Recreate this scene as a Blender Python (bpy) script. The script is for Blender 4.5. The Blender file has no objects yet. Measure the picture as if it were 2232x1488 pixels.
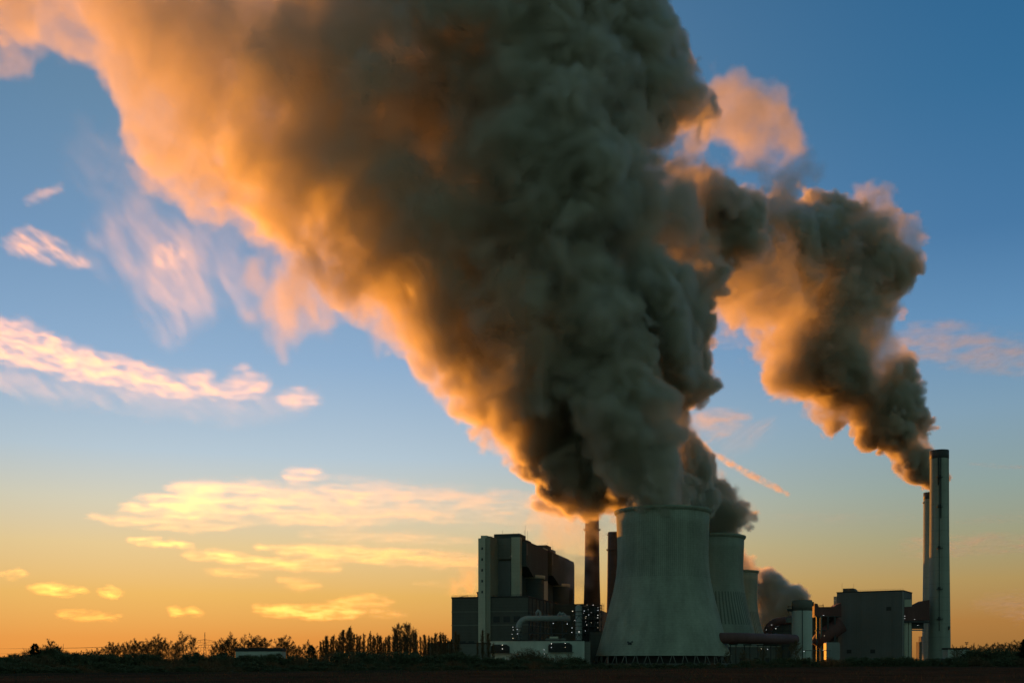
import bpy, bmesh, math, random
import numpy as np
from mathutils import Vector, Matrix, noise

random.seed(7)
rng = np.random.default_rng(7)
sc = bpy.context.scene
COL = sc.collection
R = math.radians

# ------------------------------------------------------------------ camera
FPX, HY, CX, EYE = 2400.0, 1442.0, 1116.0, 2.0     # focal length and horizon in photograph pixels
cam = bpy.data.objects.new('camera', bpy.data.cameras.new('camera'))
COL.objects.link(cam)
cam.location = (0, 0, EYE)
cam.rotation_euler = (R(90), 0, 0)
cam.data.sensor_width = 36.0
cam.data.lens = FPX / 2232 * 36
cam.data.shift_y = (HY - 744) / 2232
cam.data.clip_start = 0.5
cam.data.clip_end = 200000
sc.camera = cam

def X(px, d): return (px - CX) * d / FPX
def Z(py, d): return EYE + (HY - py) * d / FPX

def lin(c):
    c = c / 255.0
    return c / 12.92 if c <= 0.04045 else ((c + 0.055) / 1.055) ** 2.4
def srgb(r, g, b): return (lin(r), lin(g), lin(b), 1.0)

# ------------------------------------------------------------------ sky and sun
SUN_AZ, SUN_EL = -24.0, 2.5                        # degrees right of straight ahead, degrees up
world = bpy.data.worlds.new('World')
sc.world = world
world.use_nodes = True
nt = world.node_tree
N, L = nt.nodes, nt.links
bg = N['Background']
def wm(op, a, b=None, clamp=False):
    n = N.new('ShaderNodeMath'); n.operation = op; n.use_clamp = clamp
    for i, v in enumerate((a, b)):
        if v is None: continue
        if isinstance(v, (int, float)): n.inputs[i].default_value = v
        else: L.new(v, n.inputs[i])
    return n.outputs[0]
tc = N.new('ShaderNodeTexCoord')
sep = N.new('ShaderNodeSeparateXYZ'); L.new(tc.outputs['Generated'], sep.inputs[0])
el = wm('ARCSINE', sep.outputs[2])
elf = wm('POWER', wm('MAXIMUM', wm('MULTIPLY', el, 2 / math.pi), 0.0), 0.5, True)
az = wm('ARCTAN2', sep.outputs[0], sep.outputs[1])
daz = wm('ABSOLUTE', wm('SUBTRACT', az, R(-13)))
daz = wm('MINIMUM', daz, wm('SUBTRACT', 2 * math.pi, daz))
def ramp(stops):
    r = N.new('ShaderNodeValToRGB'); r.color_ramp.interpolation = 'LINEAR'
    e = r.color_ramp.elements
    while len(e) > 1: e.remove(e[-1])
    for i, (deg, c) in enumerate(stops):
        p = math.sqrt(max(0, deg) / 90)
        if i == 0: e[0].position = p; e[0].color = srgb(*c)
        else: e.new(p).color = srgb(*c)
    L.new(elf, r.inputs[0])
    return r.outputs[0]
near = ramp([(0, (212, 120, 50)), (1.2, (228, 146, 64)), (3.4, (242, 186, 95)), (5.8, (240, 208, 148)), (8, (222, 215, 190)),
             (10.4, (190, 208, 220)), (15, (150, 182, 214)), (20, (124, 160, 196)), (26, (108, 144, 174)), (35, (84, 122, 158)), (90, (35, 62, 100))])
far = ramp([(0, (140, 95, 48)), (2, (180, 126, 64)), (4, (184, 152, 92)), (6, (168, 163, 125)), (8.5, (150, 168, 160)), (12, (134, 165, 186)),
            (16, (103, 149, 190)), (20, (75, 125, 170)), (26, (55, 112, 156)), (33, (42, 100, 145)), (90, (25, 55, 90))])
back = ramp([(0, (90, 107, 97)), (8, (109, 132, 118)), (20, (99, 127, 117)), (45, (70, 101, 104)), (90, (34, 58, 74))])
def mix(f, a, b):
    m = N.new('ShaderNodeMix'); m.data_type = 'RGBA'
    if isinstance(f, float): m.inputs[0].default_value = f
    else: L.new(f, m.inputs[0])
    L.new(a, m.inputs[6]); L.new(b, m.inputs[7])
    return m.outputs[2]
def mr(v, a, b):
    m = N.new('ShaderNodeMapRange'); m.interpolation_type = 'SMOOTHSTEP'
    m.inputs[1].default_value = a; m.inputs[2].default_value = b
    L.new(v, m.inputs[0]); return m.outputs[0]
grad = mix(mr(daz, R(2), R(40)), near, far)
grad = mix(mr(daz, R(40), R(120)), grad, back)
sky = N.new('ShaderNodeTexSky'); sky.sky_type = 'NISHITA'; sky.sun_disc = False
sky.sun_elevation = R(SUN_EL); sky.sun_rotation = R(SUN_AZ)
sky.ozone_density = 4.0; sky.dust_density = 0.5
skm = N.new('ShaderNodeVectorMath'); skm.operation = 'SCALE'; skm.inputs[3].default_value = 0.1
L.new(sky.outputs[0], skm.inputs[0])
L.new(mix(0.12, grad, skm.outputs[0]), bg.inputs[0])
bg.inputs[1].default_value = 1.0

sun = bpy.data.objects.new('sun', bpy.data.lights.new('sun', 'SUN'))
COL.objects.link(sun)
sun.data.energy = 4.3
sun.data.angle = R(0.5)
sun.data.color = (1.0, 0.333, 0.026)
sdir = Vector((math.sin(R(SUN_AZ)) * math.cos(R(SUN_EL)), math.cos(R(SUN_AZ)) * math.cos(R(SUN_EL)), math.sin(R(SUN_EL))))
sun.rotation_euler = (-sdir).to_track_quat('-Z', 'Y').to_euler()

sc.view_settings.view_transform = 'Standard'
sc.view_settings.look = 'None'
sc.view_settings.exposure = 0.0
sc.view_settings.gamma = 1.0
cy = sc.cycles
cy.use_denoising = True
cy.use_adaptive_sampling = True
cy.adaptive_threshold = 0.03
cy.max_bounces = 8
cy.diffuse_bounces = 2
cy.glossy_bounces = 2
cy.transparent_max_bounces = 128
cy.volume_bounces = 6
cy.volume_step_rate = 1.6
cy.volume_max_steps = 320
cy.time_limit = 800
# ------------------------------------------------------------------ materials
def material(name, col, rough=0.85, scale=1.0, var=0.25, streak=0.0, bump=0.0, bands=None, ribs=None, metal=0.0, spec=0.3, kind='Object'):
    """noise-mottled surface; streak: rain streaks; bands=(axis, spacing, strength): panel seams; ribs=(count, z0, z1, depth): ribs round an upright shell"""
    m = bpy.data.materials.new(name); m.use_nodes = True
    t = m.node_tree; b = t.nodes['Principled BSDF']
    b.inputs['Roughness'].default_value = rough; b.inputs['Metallic'].default_value = metal
    b.inputs['Specular IOR Level'].default_value = spec
    def n(k): return t.nodes.new(k)
    def ln(a, c): t.links.new(a, c)
    def mth(op, a, c=None, d=None):
        q = n('ShaderNodeMath'); q.operation = op
        for i, v in enumerate((a, c, d)):
            if v is None: continue
            if isinstance(v, (int, float)): q.inputs[i].default_value = v
            else: ln(v, q.inputs[i])
        return q.outputs[0]
    co = n('ShaderNodeTexCoord').outputs[kind]
    def nz(size, detail, st=(1, 1, 1)):
        mp = n('ShaderNodeMapping'); mp.inputs['Scale'].default_value = [s / size for s in st]; ln(co, mp.inputs[0])
        q = n('ShaderNodeTexNoise'); q.inputs['Scale'].default_value = 1; q.inputs['Detail'].default_value = detail; ln(mp.outputs[0], q.inputs['Vector'])
        return q.outputs[0]
    f = mth('MULTIPLY_ADD', mth('SUBTRACT', nz(8 * scale, 4), 0.5), 2.2 * var, 1.0)
    f = mth('MULTIPLY', f, mth('MULTIPLY_ADD', mth('SUBTRACT', nz(0.9 * scale, 3), 0.5), 1.2 * var, 1.0))
    if streak:
        f = mth('MULTIPLY', f, mth('MULTIPLY_ADD', mth('SUBTRACT', nz(3 * scale, 3, (1, 1, 0.04)), 0.5), 2.4 * streak, 1.0))
    f = mth('MULTIPLY', f, mth('MULTIPLY_ADD', mth('SUBTRACT', nz(26 * scale, 3, (1, 1, .45)), 0.5), 1.3 * var, 1.0))
    hgt = nz(0.5 * scale, 3)
    sep = n('ShaderNodeSeparateXYZ'); ln(co, sep.inputs[0])
    if bands:
        for ax, sp, st in bands:
            fr = mth('FRACT', mth('DIVIDE', sep.outputs['XYZ'.index(ax)], sp))
            f = mth('MULTIPLY', f, mth('SUBTRACT', 1.0, mth('MULTIPLY', mth('LESS_THAN', fr, 0.09), st)))
    if ribs:
        cnt, z0, z1, depth = ribs
        ang = mth('ARCTAN2', sep.outputs[1], sep.outputs[0])
        w = mth('SINE', mth('MULTIPLY', ang, cnt))
        inz = mth('MULTIPLY', mth('GREATER_THAN', sep.outputs[2], z0), mth('LESS_THAN', sep.outputs[2], z1))
        f = mth('MULTIPLY', f, mth('SUBTRACT', 1.0, mth('MULTIPLY', mth('MULTIPLY', mth('GREATER_THAN', w, 0.35), inz), depth)))
        fr = mth('FRACT', mth('DIVIDE', sep.outputs[2], 1.6))                      # shutter joints of the climbing formwork
        f = mth('MULTIPLY', f, mth('SUBTRACT', 1.0, mth('MULTIPLY', mth('LESS_THAN', fr, 0.12), 0.13)))
    mx = n('ShaderNodeVectorMath'); mx.operation = 'SCALE'; mx.inputs[0].default_value = col; ln(f, mx.inputs[3])
    ln(mx.outputs[0], b.inputs['Base Color'])
    if bump:
        bp = n('ShaderNodeBump'); bp.inputs['Strength'].default_value = bump; bp.inputs['Distance'].default_value = 0.3 * scale
        ln(hgt, bp.inputs['Height']); ln(bp.outputs[0], b.inputs['Normal'])
    return m
def glow(name, col, strength):
    m = bpy.data.materials.new(name); m.use_nodes = True
    t = m.node_tree; t.nodes.remove(t.nodes['Principled BSDF'])
    e = t.nodes.new('ShaderNodeEmission'); e.inputs[0].default_value = (*col, 1); e.inputs[1].default_value = strength
    t.links.new(e.outputs[0], t.nodes['Material Output'].inputs[0]); return m
M = {
 'concrete': material('weathered_concrete', (0.34, 0.37, 0.285), scale=2.0, var=0.30, streak=0.26, bump=0.2, ribs=(150, 62, 200, 0.2)),
 'concrete_rear': material('rear_tower_concrete', (0.29, 0.33, 0.26), scale=2.5, var=0.22, streak=0.25, bump=0.2, ribs=(75, 34, 62, 0.5)),
 'stack': material('stack_concrete', (0.36, 0.40, 0.33), scale=2.0, var=0.15, streak=0.4, bump=0.15, bands=(('Z', 12.0, 0.10),)),
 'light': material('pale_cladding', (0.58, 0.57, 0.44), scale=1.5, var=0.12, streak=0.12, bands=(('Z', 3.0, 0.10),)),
 'light_shaded': material('pale_cladding_shaded', (0.30, 0.30, 0.23), scale=1.5, var=0.12, streak=0.12, bands=(('Z', 3.0, 0.10),)),  # pale cladding darkened: shade on the stair tower's side put into the colour
 'bay': material('cool_cladding', (0.085, 0.108, 0.105), scale=2.0, var=0.15, streak=0.15, bands=(('Z', 2.4, 0.18),)),
 'white': material('white_render', (0.58, 0.64, 0.56), scale=2.0, var=0.15, streak=0.2),
 'dark': material('charcoal_cladding', (0.12, 0.12, 0.10), scale=2.0, var=0.15, streak=0.15, bands=(('Z', 2.4, 0.18),)),
 'mid': material('grey_cladding', (0.19, 0.19, 0.16), scale=2.0, var=0.12, streak=0.15, bands=(('Z', 4.0, 0.12),)),
 'block': material('slate_cladding', (0.18, 0.19, 0.18), scale=2.5, var=0.14, streak=0.12, bands=(('X', 2.2, 0.15),)),
 'brick': material('soot_brick', (0.075, 0.062, 0.055), scale=1.0, var=0.3, streak=0.2, bump=0.3, bands=(('Z', 5.0, 0.12),)),
 'steel': material('dark_steel', (0.06, 0.065, 0.065), rough=0.6, var=0.25),
 'pipe': material('insulated_pipe', (0.30, 0.33, 0.31), rough=0.55, var=0.15, streak=0.12, scale=0.8),
 'rust': material('oxide_red_steel', (0.15, 0.07, 0.062), rough=0.7, var=0.25, streak=0.2),
 'roof': material('bitumen_roof', (0.05, 0.05, 0.05), var=0.25),
 'louvre': material('louvre_metal', (0.05, 0.055, 0.055), rough=0.6, var=0.2, bands=(('Z', 1.2, 0.5),)),
 'bark': material('winter_bark', (0.075, 0.06, 0.042), scale=0.4, var=0.3, spec=0.0),
 'pale_bark': material('pale_bark', (0.30, 0.29, 0.25), scale=0.4, var=0.3),
 'twig': material('bare_twigs', (0.18, 0.13, 0.07), scale=0.5, var=0.3, spec=0.0),
 'needle': material('conifer_needles', (0.030, 0.045, 0.026), scale=0.4, var=0.4, spec=0.0),
 'scrub': material('winter_scrub', (0.11, 0.125, 0.07), scale=0.6, var=0.4, spec=0.0),
 'ground': material('rough_ground', (0.075, 0.09, 0.055), scale=3.0, var=0.4, bump=0.6, spec=0.0),
 'soil': material('ploughed_soil', (0.062, 0.042, 0.026), scale=1.2, var=0.5, bump=0.8, spec=0.0),
 'grass': material('winter_grass', (0.10, 0.085, 0.045), scale=1.0, var=0.4, spec=0.0),
 'van': material('van_paint', (0.6, 0.62, 0.6), rough=0.4, var=0.05),
 'glass': material('dark_glass', (0.03, 0.035, 0.04), rough=0.15, var=0.1),
 'tyre': material('tyre_rubber', (0.03, 0.03, 0.03), var=0.2),
 'cable': material('cable', (0.05, 0.05, 0.05), var=0.1),
}
LAMP = glow('lamp_white', (1.0, 0.97, 0.86), 1.6)
LAMP_WARM = glow('lamp_warm', (1.0, 0.92, 0.68), 1.6)
DIM = [LAMP, LAMP_WARM, glow('lamp_dim', (.95, .95, .9), .55), glow('lamp_dim_warm', (1., .85, .55), .8), glow('lamp_cool', (.85, .95, 1.), 1.0)]
FLOOD = glow('floodlight_glow', (1.0, 1.0, 0.85), 6.0)

# ------------------------------------------------------------------ mesh helpers
class MB:
    def __init__(s): s.v, s.f, s.sm = [], [], []
    def face(s, idx, smooth=False): s.f.append(idx); s.sm.append(smooth)
    def add(s, vs): k = len(s.v); s.v += [tuple(v) for v in vs]; return k
    def box(s, x0, x1, y0, y1, z0, z1):
        k = s.add([(x, y, z) for z in (z0, z1) for y in (y0, y1) for x in (x0, x1)])
        for q in ((0, 2, 3, 1), (4, 5, 7, 6), (0, 1, 5, 4), (2, 6, 7, 3), (0, 4, 6, 2), (1, 3, 7, 5)): s.face([k + i for i in q])
        return s
    def prism(s, poly, y0, y1):
        """outline in x, z pushed from y0 to y1"""
        n = len(poly); k = s.add([(x, y0, z) for x, z in poly] + [(x, y1, z) for x, z in poly])
        s.face([k + i for i in range(n)]); s.face([k + n + i for i in reversed(range(n))])
        for i in range(n): j = (i + 1) % n; s.face([k + j, k + i, k + n + i, k + n + j])
        return s
    def plan(s, poly, z0, z1):
        n = len(poly); k = s.add([(x, y, z0) for x, y in poly] + [(x, y, z1) for x, y in poly])
        s.face([k + i for i in reversed(range(n))]); s.face([k + n + i for i in range(n)])
        for i in range(n): j = (i + 1) % n; s.face([k + i, k + j, k + n + j, k + n + i])
        return s
    def lathe(s, prof, seg=48, cx=0, cy=0, a0=0.0, cap0=False, cap1=False):
        rings = []
        for r, z in prof:
            rings.append(s.add([(cx + r * math.cos(a0 + 2 * math.pi * i / seg), cy + r * math.sin(a0 + 2 * math.pi * i / seg), z) for i in range(seg)]))
        for a, b in zip(rings, rings[1:]):
            for i in range(seg): j = (i + 1) % seg; s.face([a + i, a + j, b + j, b + i], True)
        if cap0: s.face([rings[0] + i for i in reversed(range(seg))])
        if cap1: s.face([rings[-1] + i for i in range(seg)])
        return s
    def tube(s, path, r, seg=8, cap=True):
        path = [Vector(p) for p in path]; rings = []
        for i, p in enumerate(path):
            d = (path[min(i + 1, len(path) - 1)] - path[max(i - 1, 0)]).normalized()
            u = d.cross(Vector((0, 0, 1)))
            if u.length < 1e-3: u = d.cross(Vector((1, 0, 0)))
            u.normalize(); w = d.cross(u)
            rr = r[i] if isinstance(r, (list, tuple)) else r
            rings.append(s.add([p + (u * math.cos(2 * math.pi * k / seg) + w * math.sin(2 * math.pi * k / seg)) * rr for k in range(seg)]))
        for a, b in zip(rings, rings[1:]):
            for i in range(seg): j = (i + 1) % seg; s.face([a + i, a + j, b + j, b + i], True)
        if cap:
            s.face([rings[0] + i for i in range(seg)]); s.face([rings[-1] + i for i in reversed(range(seg))])
        return s
    def bar(s, a, b, w): return s.tube([a, b], w, 4)
    def build(s, name, mat, parent=None, label=None, loc=None, fix=True):
        me = bpy.data.meshes.new(name); me.from_pydata(s.v, [], s.f)
        me.polygons.foreach_set('use_smooth', s.sm)
        me.materials.append(mat)
        if fix and len(s.f) < 20000:
            b = bmesh.new(); b.from_mesh(me); bmesh.ops.recalc_face_normals(b, faces=b.faces); b.to_mesh(me); b.free()
        o = bpy.data.objects.new(name, me); COL.objects.link(o)
        if parent: o.parent = parent
        if loc is not None: o.location = loc
        if label: o['label'] = label
        return o
def thing(name, label, cat, loc=(0, 0, 0), rot=0.0, group=None):
    o = bpy.data.objects.new(name, None); COL.objects.link(o)
    o.empty_display_size = 2; o.location = loc; o.rotation_euler = (0, 0, rot)
    return tag(o, label, cat, group)
def tag(o, label=None, cat=None, group=None, kind=None):
    for k, v in (('label', label), ('category', cat), ('group', group), ('kind', kind)):
        if v: o[k] = v
    return o
def copy_thing(o, loc, rot=0.0, scale=(1, 1, 1), label=None):
    def cp(a, par):
        c = a.copy(); COL.objects.link(c)
        if par: c.parent = par
        for ch in a.children: cp(ch, c)
        return c
    r = cp(o, None); r.location = loc; r.rotation_euler = (0, 0, rot); r.scale = scale
    if label: r['label'] = label
    return r
def lamps(parent, spots, d, mat=LAMP, w=0.85, h=0.55, name='lamp', origin=None):
    """small lit lamps at photograph pixels on the plane at depth d, parts of the thing they hang on"""
    inv = Matrix.LocRotScale(parent.location, parent.rotation_euler, None).inverted()
    for px, py in spots:
        p = inv @ Vector((X(px, d), d, Z(py, d)))
        k = random.uniform(0.55, .95); h *= .97
        MB().box(-w * .33 * k, w * .33 * k, -0.25, 0.25, -h * .3, h * .3).build(name, random.choice(DIM) if mat in (LAMP, LAMP_WARM) else mat, parent, loc=p)

# ------------------------------------------------------------------ ground
g = MB(); k = g.add([(-9000, -400, 0), (9000, -400, 0), (9000, 26000, 0), (-9000, 26000, 0)]); g.face([k, k + 1, k + 2, k + 3])
tag(g.build('ground', M['ground']), kind='structure')
EDGE = ((-420, 70), (-150, 128), (-72, 155), (0, 240), (114, 400), (307, 750), (520, 1100))
def edge(x): return float(np.interp(x, [e[0] for e in EDGE], [e[1] for e in EDGE]))
g = MB(); NX, NY = 230, 120
for j in range(NY + 1):
    for i in range(NX + 1):
        x = -420 + 940 * i / NX; y1 = edge(x); y = 15 + (y1 - 15) * j / NY
        e = min(1.0, min(i, NX - i, j, NY - j) / 2)
        g.add([(x, y, .02 + .22 * e * (noise.fractal(Vector((x / 7, y / 7, 3.1)), 1.0, 2.0, 4) + .6) + (.35 * max(0, 1 - abs(y1 - y) / 9) if j < NY else 0))])
for j in range(NY):
    for i in range(NX): a = j * (NX + 1) + i; g.face([a, a + 1, a + NX + 2, a + NX + 1], True)
tag(g.build('field', M['soil'], fix=False), kind='structure')
g = MB()
for i in range(26000):                                     # dry stalks, thickest on the bank that ends the field
    d = 60 * math.exp(random.uniform(0, 3.2)); x = random.uniform(-.5, .5) * d
    y1 = edge(x)
    y = y1 + random.gauss(-1, 2.5) if random.random() < .55 else random.uniform(60, y1)
    h = random.uniform(0.12, 0.42); w = random.uniform(0.02, 0.05) * (1 + y / 300); a = random.uniform(0, math.pi)
    dx, dy = math.cos(a) * w, math.sin(a) * w
    k = g.add([(x - dx, y - dy, .1), (x + dx, y + dy, .1), (x + random.uniform(-.2, .2), y + random.uniform(-.2, .2), .15 + h)]); g.face([k, k + 1, k + 2])
tag(g.build('grass', M['grass'], fix=False), kind='stuff', label='rough dry winter grass over the dark field and its bank')

# ------------------------------------------------------------------ cooling towers
TP = [(98.5, 1208), (101, 1120), (100, 1150), (98.8, 1180), (99.2, 1230), (101.8, 1257), (107.5, 1287), (115.5, 1318), (122.5, 1345), (129.8, 1373), (137.5, 1401), (145.8, 1429)]
TP = sorted([((1442 - y) / 3 + 2, r / 3) for r, y in TP])
def tower(label, loc, mat, seg=120, legs=36):
    t = thing('cooling_tower', label, 'cooling tower', loc, 0, 'cooling towers in a receding row')
    out = [(r, z) for z, r in TP]; zt = TP[-1][0]
    prof = out + [(TP[-1][1] - 0.6, zt - 0.02)] + [(r - 0.9, z) for z, r in reversed(TP[:-1])] + [out[0]]
    MB().lathe(prof, seg).build('shell', mat, t)
    R0 = TP[-1][1]
    MB().lathe([(R0 - 0.3, zt - 1.2), (R0 + 0.9, zt - 0.2), (R0 + 1.5, zt + 0.9), (R0 + 1.5, zt + 2.0), (R0 - 0.7, zt + 2.2), (R0 - 0.7, zt - 0.6), (R0 - 0.3, zt - 1.2)], seg).build('rim', mat, t)
    rb, zb = TP[0][1], TP[0][0]
    MB().lathe([(rb - 0.95, zb - 0.05), (rb + 0.35, zb - 0.05), (rb + 0.35, zb + 0.5), (rb - 0.95, zb + 0.5), (rb - 0.95, zb - 0.05)], seg).build('ring_beam', mat, t)
    for i in range(legs):
        a = 2 * math.pi * i / legs; w = 2 * math.pi / legs
        b = MB()
        for s_ in (-1, 1):
            a1 = a + s_ * w * 0.30; a0 = a + s_ * w * 0.06
            b.bar(((rb + 1.4) * math.cos(a1), (rb + 1.4) * math.sin(a1), -0.2), ((rb - 0.2) * math.cos(a0), (rb - 0.2) * math.sin(a0), zb), 0.36)
        b.build('column', M['mid'], t)
    MB().lathe([(rb + 3, -0.1), (rb + 3, 1.1), (rb - 0.4, 1.1), (rb - 0.4, -0.1)], seg).build('basin_wall', M['dark'], t)
    MB().lathe([(rb - 9, 0.0), (rb - 9, 6.6)], seg).build('fill_screen', M['steel'], t)
    return t
def tl(px, d): return (X(px, d), d, 0)
tower1 = tower('nearest and largest concrete cooling tower with fine ribs, steaming, V shaped legs visible', tl(1444.5, 800), M['concrete'])
for dx, dz in ((-1.3, 0), (0.2, -.6), (1.5, .1), (-0.8, -1.2), (0.8, -1.4)):
    a = math.radians(270 - 37); r = 46.2
    MB().box(r * math.cos(a) + dx - .55, r * math.cos(a) + dx + .55, r * math.sin(a) - 0.9, r * math.sin(a) + 1.0, 15.8 + dz - .5, 15.8 + dz + .5).build('vent_opening', M['steel'], tower1)
tower('middle cooling tower half hidden behind the nearest, dark ribbed band low on its shell', tl(1537, 966), M['concrete_rear'], legs=30)
tower('farthest and smallest cooling tower, only its right flank showing', tl(1590, 1334), M['concrete_rear'], legs=30)

# ------------------------------------------------------------------ chimneys
def brick_stack(label, px, d, h, r0, r1):
    t = thing('brick_chimney', label, 'chimney', tl(px, d), 0, 'sooty twin chimneys')
    MB().lathe([(r0, 0), (r0 * .93 + r1 * .07, h * .25), ((r0 + r1) / 2 - .3, h * .55), (r1, h - 0.02), (r1 - .9, h), (r1 - .9, h - 12)], 40).build('shaft', M['brick'], t)
    for z in (h - 3.0, h * 0.86, h * 0.36):
        rr = r1 + (r0 - r1) * max(0.0, 1 - z / h) + 0.1
        MB().lathe([(rr - .6, z), (rr + 1.0, z), (rr + 1.0, z + .25), (rr - .6, z + .25)], 32).build('gallery', M['steel'], t)
        b = MB(); b.lathe([(rr + .95, z + 1.15), (rr + 1.05, z + 1.25), (rr + .95, z + 1.3), (rr + .95, z + 1.15)], 32)
        for i in range(16):
            a = i * math.pi / 8; b.bar(((rr + 1) * math.cos(a), (rr + 1) * math.sin(a), z + .2), ((rr + 1) * math.cos(a), (rr + 1) * math.sin(a), z + 1.2), .06)
        b.build('railing', M['steel'], t)
    for a in (0.1, math.pi - 0.1, -2.2, -0.9):
        MB().box(-.5, .5, -.5, .5, -.5, .9).build('warning_light', M['steel'], t, loc=((r1 + 1.1) * math.cos(a), (r1 + 1.1) * math.sin(a), h * 0.86 + 1))
    return t
brick_stack('dark brick chimney between the boiler house and the nearest cooling tower', 1290.5, 1000, 141, 8.4, 6.1)
brick_stack('second dark brick chimney mostly hidden by the left edge of the nearest tower', 1338, 1180, 141, 8.6, 6.4)
def stack(label, px, d, h, r0, r1, ladder):
    t = thing('concrete_stack', label, 'chimney', tl(px, d), 0, 'tall concrete stacks at the right')
    MB().lathe([(r0, 0), (r0 * .8 + r1 * .2, h * .2), (r1 + .25, h * .6), (r1, h - 8), (r1, h - 0.02), (r1 - .8, h), (r1 - .8, h - 15)], 56).build('shaft', M['stack'], t)
    MB().lathe([(r1 + .04, h - 7.5), (r1 + .12, h - 7.4), (r1 + .12, h + .1), (r1 - .8, h + .12), (r1 - .8, h - 1), (r1 + .04, h - 7.5)], 56).build('cap_band', M['steel'], t)
    if ladder:
        a = math.radians(270 - 22)
        def pt(z, e=0.0, da=0.0):
            rr = r1 + (r0 - r1) * max(0, 1 - z / (h * .6)) ** 1.5 + .35 + e
            return (rr * math.cos(a + da), rr * math.sin(a + da), z)
        b = MB(); b.tube([pt(z) for z in np.linspace(30, h - 6, 12)], 0.35, 6)
        b.build('ladder_cage', M['steel'], t)
        b = MB(); b.tube([pt(z, 0, .16) for z in np.linspace(h - 62, h - 3, 5)], 0.45, 6); b.tube([pt(z, 0, -.1) for z in np.linspace(h - 32, h - 5, 5)], 0.5, 6)
        b.build('cable_duct', M['steel'], t)
        for py in (1043, 1107, 1196.5, 1285, 1350):
            z = Z(py, d); p = pt(z, .7)
            b = MB().box(p[0] - 2.2, p[0] + 3.0, p[1] - 1.1, p[1] + 1.3, z - .3, z + .1)
            b.box(p[0] - 2.2, p[0] + 3.0, p[1] - 1.12, p[1] - 1.04, z + 1.0, z + 1.2)
            for q in (-2.1, -.4, 1.2, 2.9): b.bar((p[0] + q, p[1] - 1.08, z), (p[0] + q, p[1] - 1.08, z + 1.1), .07)
            b.box(p[0] - .9, p[0] + 1.0, p[1] - .4, p[1] + 1.0, z + .1, z + 2.2)
            b.build('landing', M['steel'], t)
        MB().box(-.5, .5, -.2, .9, 0, 3.5).build('door', M['steel'], t, loc=(r0 * .28 + 2.4, -r0 * .95 - .4, Z(1373, d)))
    else:
        for a in (math.pi, 0, -1.5): MB().box(-.7, .7, -.7, .7, 0, 1.6).build('warning_light', M['steel'], t, loc=((r1 + .5) * math.cos(a), (r1 + .5) * math.sin(a), h - 12))
    return t
stack('taller pale concrete stack at the right with ladder and small landings', 2047.5, 1000, 193.5, 9.7, 8.15, True)
stack('rear concrete stack peeping out left of the taller one, trailing smoke', 2029, 1238, 192, 9.4, 7.9, False)

# ------------------------------------------------------------------ boiler house and turbine hall (local x runs back along the long side, local y to the left)
BO = Vector((6, 850, 0)); BR = math.atan2(0.967, 0.255)
def along(px, y=0.0):
    """local x on the line local-y = y that shows at photograph column px"""
    c, s = math.cos(BR), math.sin(BR); x0, y0 = BO.x - s * y, BO.y + c * y; k = (px - CX) / FPX
    return (k * y0 - x0) / (c - k * s)
def hz(py, x, y=0.0):
    return Z(py, BO.y + math.sin(BR) * x + math.cos(BR) * y)
bh = thing('boiler_house', 'huge dark stepped boiler house with pale stair tower and pale pilasters', 'power station building', BO, BR)
XE = along(1242)
MB().box(0.5, along(1236), 6, 28, 0, 97).build('wall', M['mid'], bh)
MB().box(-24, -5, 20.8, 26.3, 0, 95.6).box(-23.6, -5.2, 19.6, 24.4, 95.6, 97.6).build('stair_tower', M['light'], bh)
MB().box(-23.2, 0.4, 17.0, 20.78, 0, 97.0).build('stair_tower_shaded_side', M['light_shaded'], bh)  # darker side of the stair tower as its own box, shade painted in
MB().box(-1.2, 0.5, 7, 24.5, 51, 80).build('front_panel', M['block'], bh)
MB().box(-2.6, 0.48, 6.5, 26.5, 81.5, 97.5).build('front_attic', M['mid'], bh)
MB().box(-1.6, 4.5, -0.6, 6.4, 50, 98.2).build('pilaster', M['light'], bh)
xp0, xp1 = along(1184), along(1192.5)
MB().box(xp0, xp1, -0.6, 6.4, 48, 98.2).build('pilaster', M['light'], bh)
MB().box(4.5, XE, 0.4, 30, 96.8, 98.0).build('roof', M['roof'], bh)
for a, b_, y0, z in ((along(1141), along(1154), 3, 102.6), (along(1154), along(1163), 2, 99.5), (along(1199), along(1208.5), 3, 103.2), (along(1208.5), along(1216), 2, 101)):
    MB().box(a, b_, y0, 24, 97.9, z).build('penthouse', M['bay'], bh)
for a, b_ in ((4.5, xp0), (xp1, XE)):
    z1 = 95.5
    MB().prism([(a, z1), (a, 76), (a + 6, 76), (a + (b_ - a) * .3, 70), (b_, 70), (b_, z1)], -4.0, 6).build('bunker_bay', M['bay'], bh)
    c = (a + b_) / 2 + 3; r = min(11.5, (b_ - a) * .30)
    MB().lathe([(r, 40), (r, 70.3)], 40, c, 3.0).build('silo', M['bay'], bh)
    MB().lathe([(r + .5, 69.0), (r + .9, 69.0), (r + .9, 71.8), (r + .5, 71.8), (r + .5, 69.0)], 40, c, 3.0).build('silo_collar', M['light'], bh)
    MB().box(a + 1, b_ - .5, 3.5, 6.2, 48, 70.5).build('bay_wall', M['bay'], bh)
    MB().box(a + .4, a + 5, -4.2, -3.9, 85, 94).build('duct_panel', M['block'], bh)
MB().box(XE - .2, XE + 7, -3, 12, 20, 94).build('end_shaft', M['bay'], bh)
MB().box(XE + 7, XE + 11, -2, 4, 66, 72).build('crane_bracket', M['steel'], bh)
for px, y, h in ((1143, 5, 7), (1145, 5, 11), (1150, 6, 8), (1201, 5, 7), (1204, 5, 10), (1193, 6, 6), (1119, 12, 4), (1076, 14, 3)):
    x = max(1.0, along(px, y)); MB().bar((x, y, 97.5), (x, y, 101 + h), .09).build('antenna', M['steel'], bh)
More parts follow.
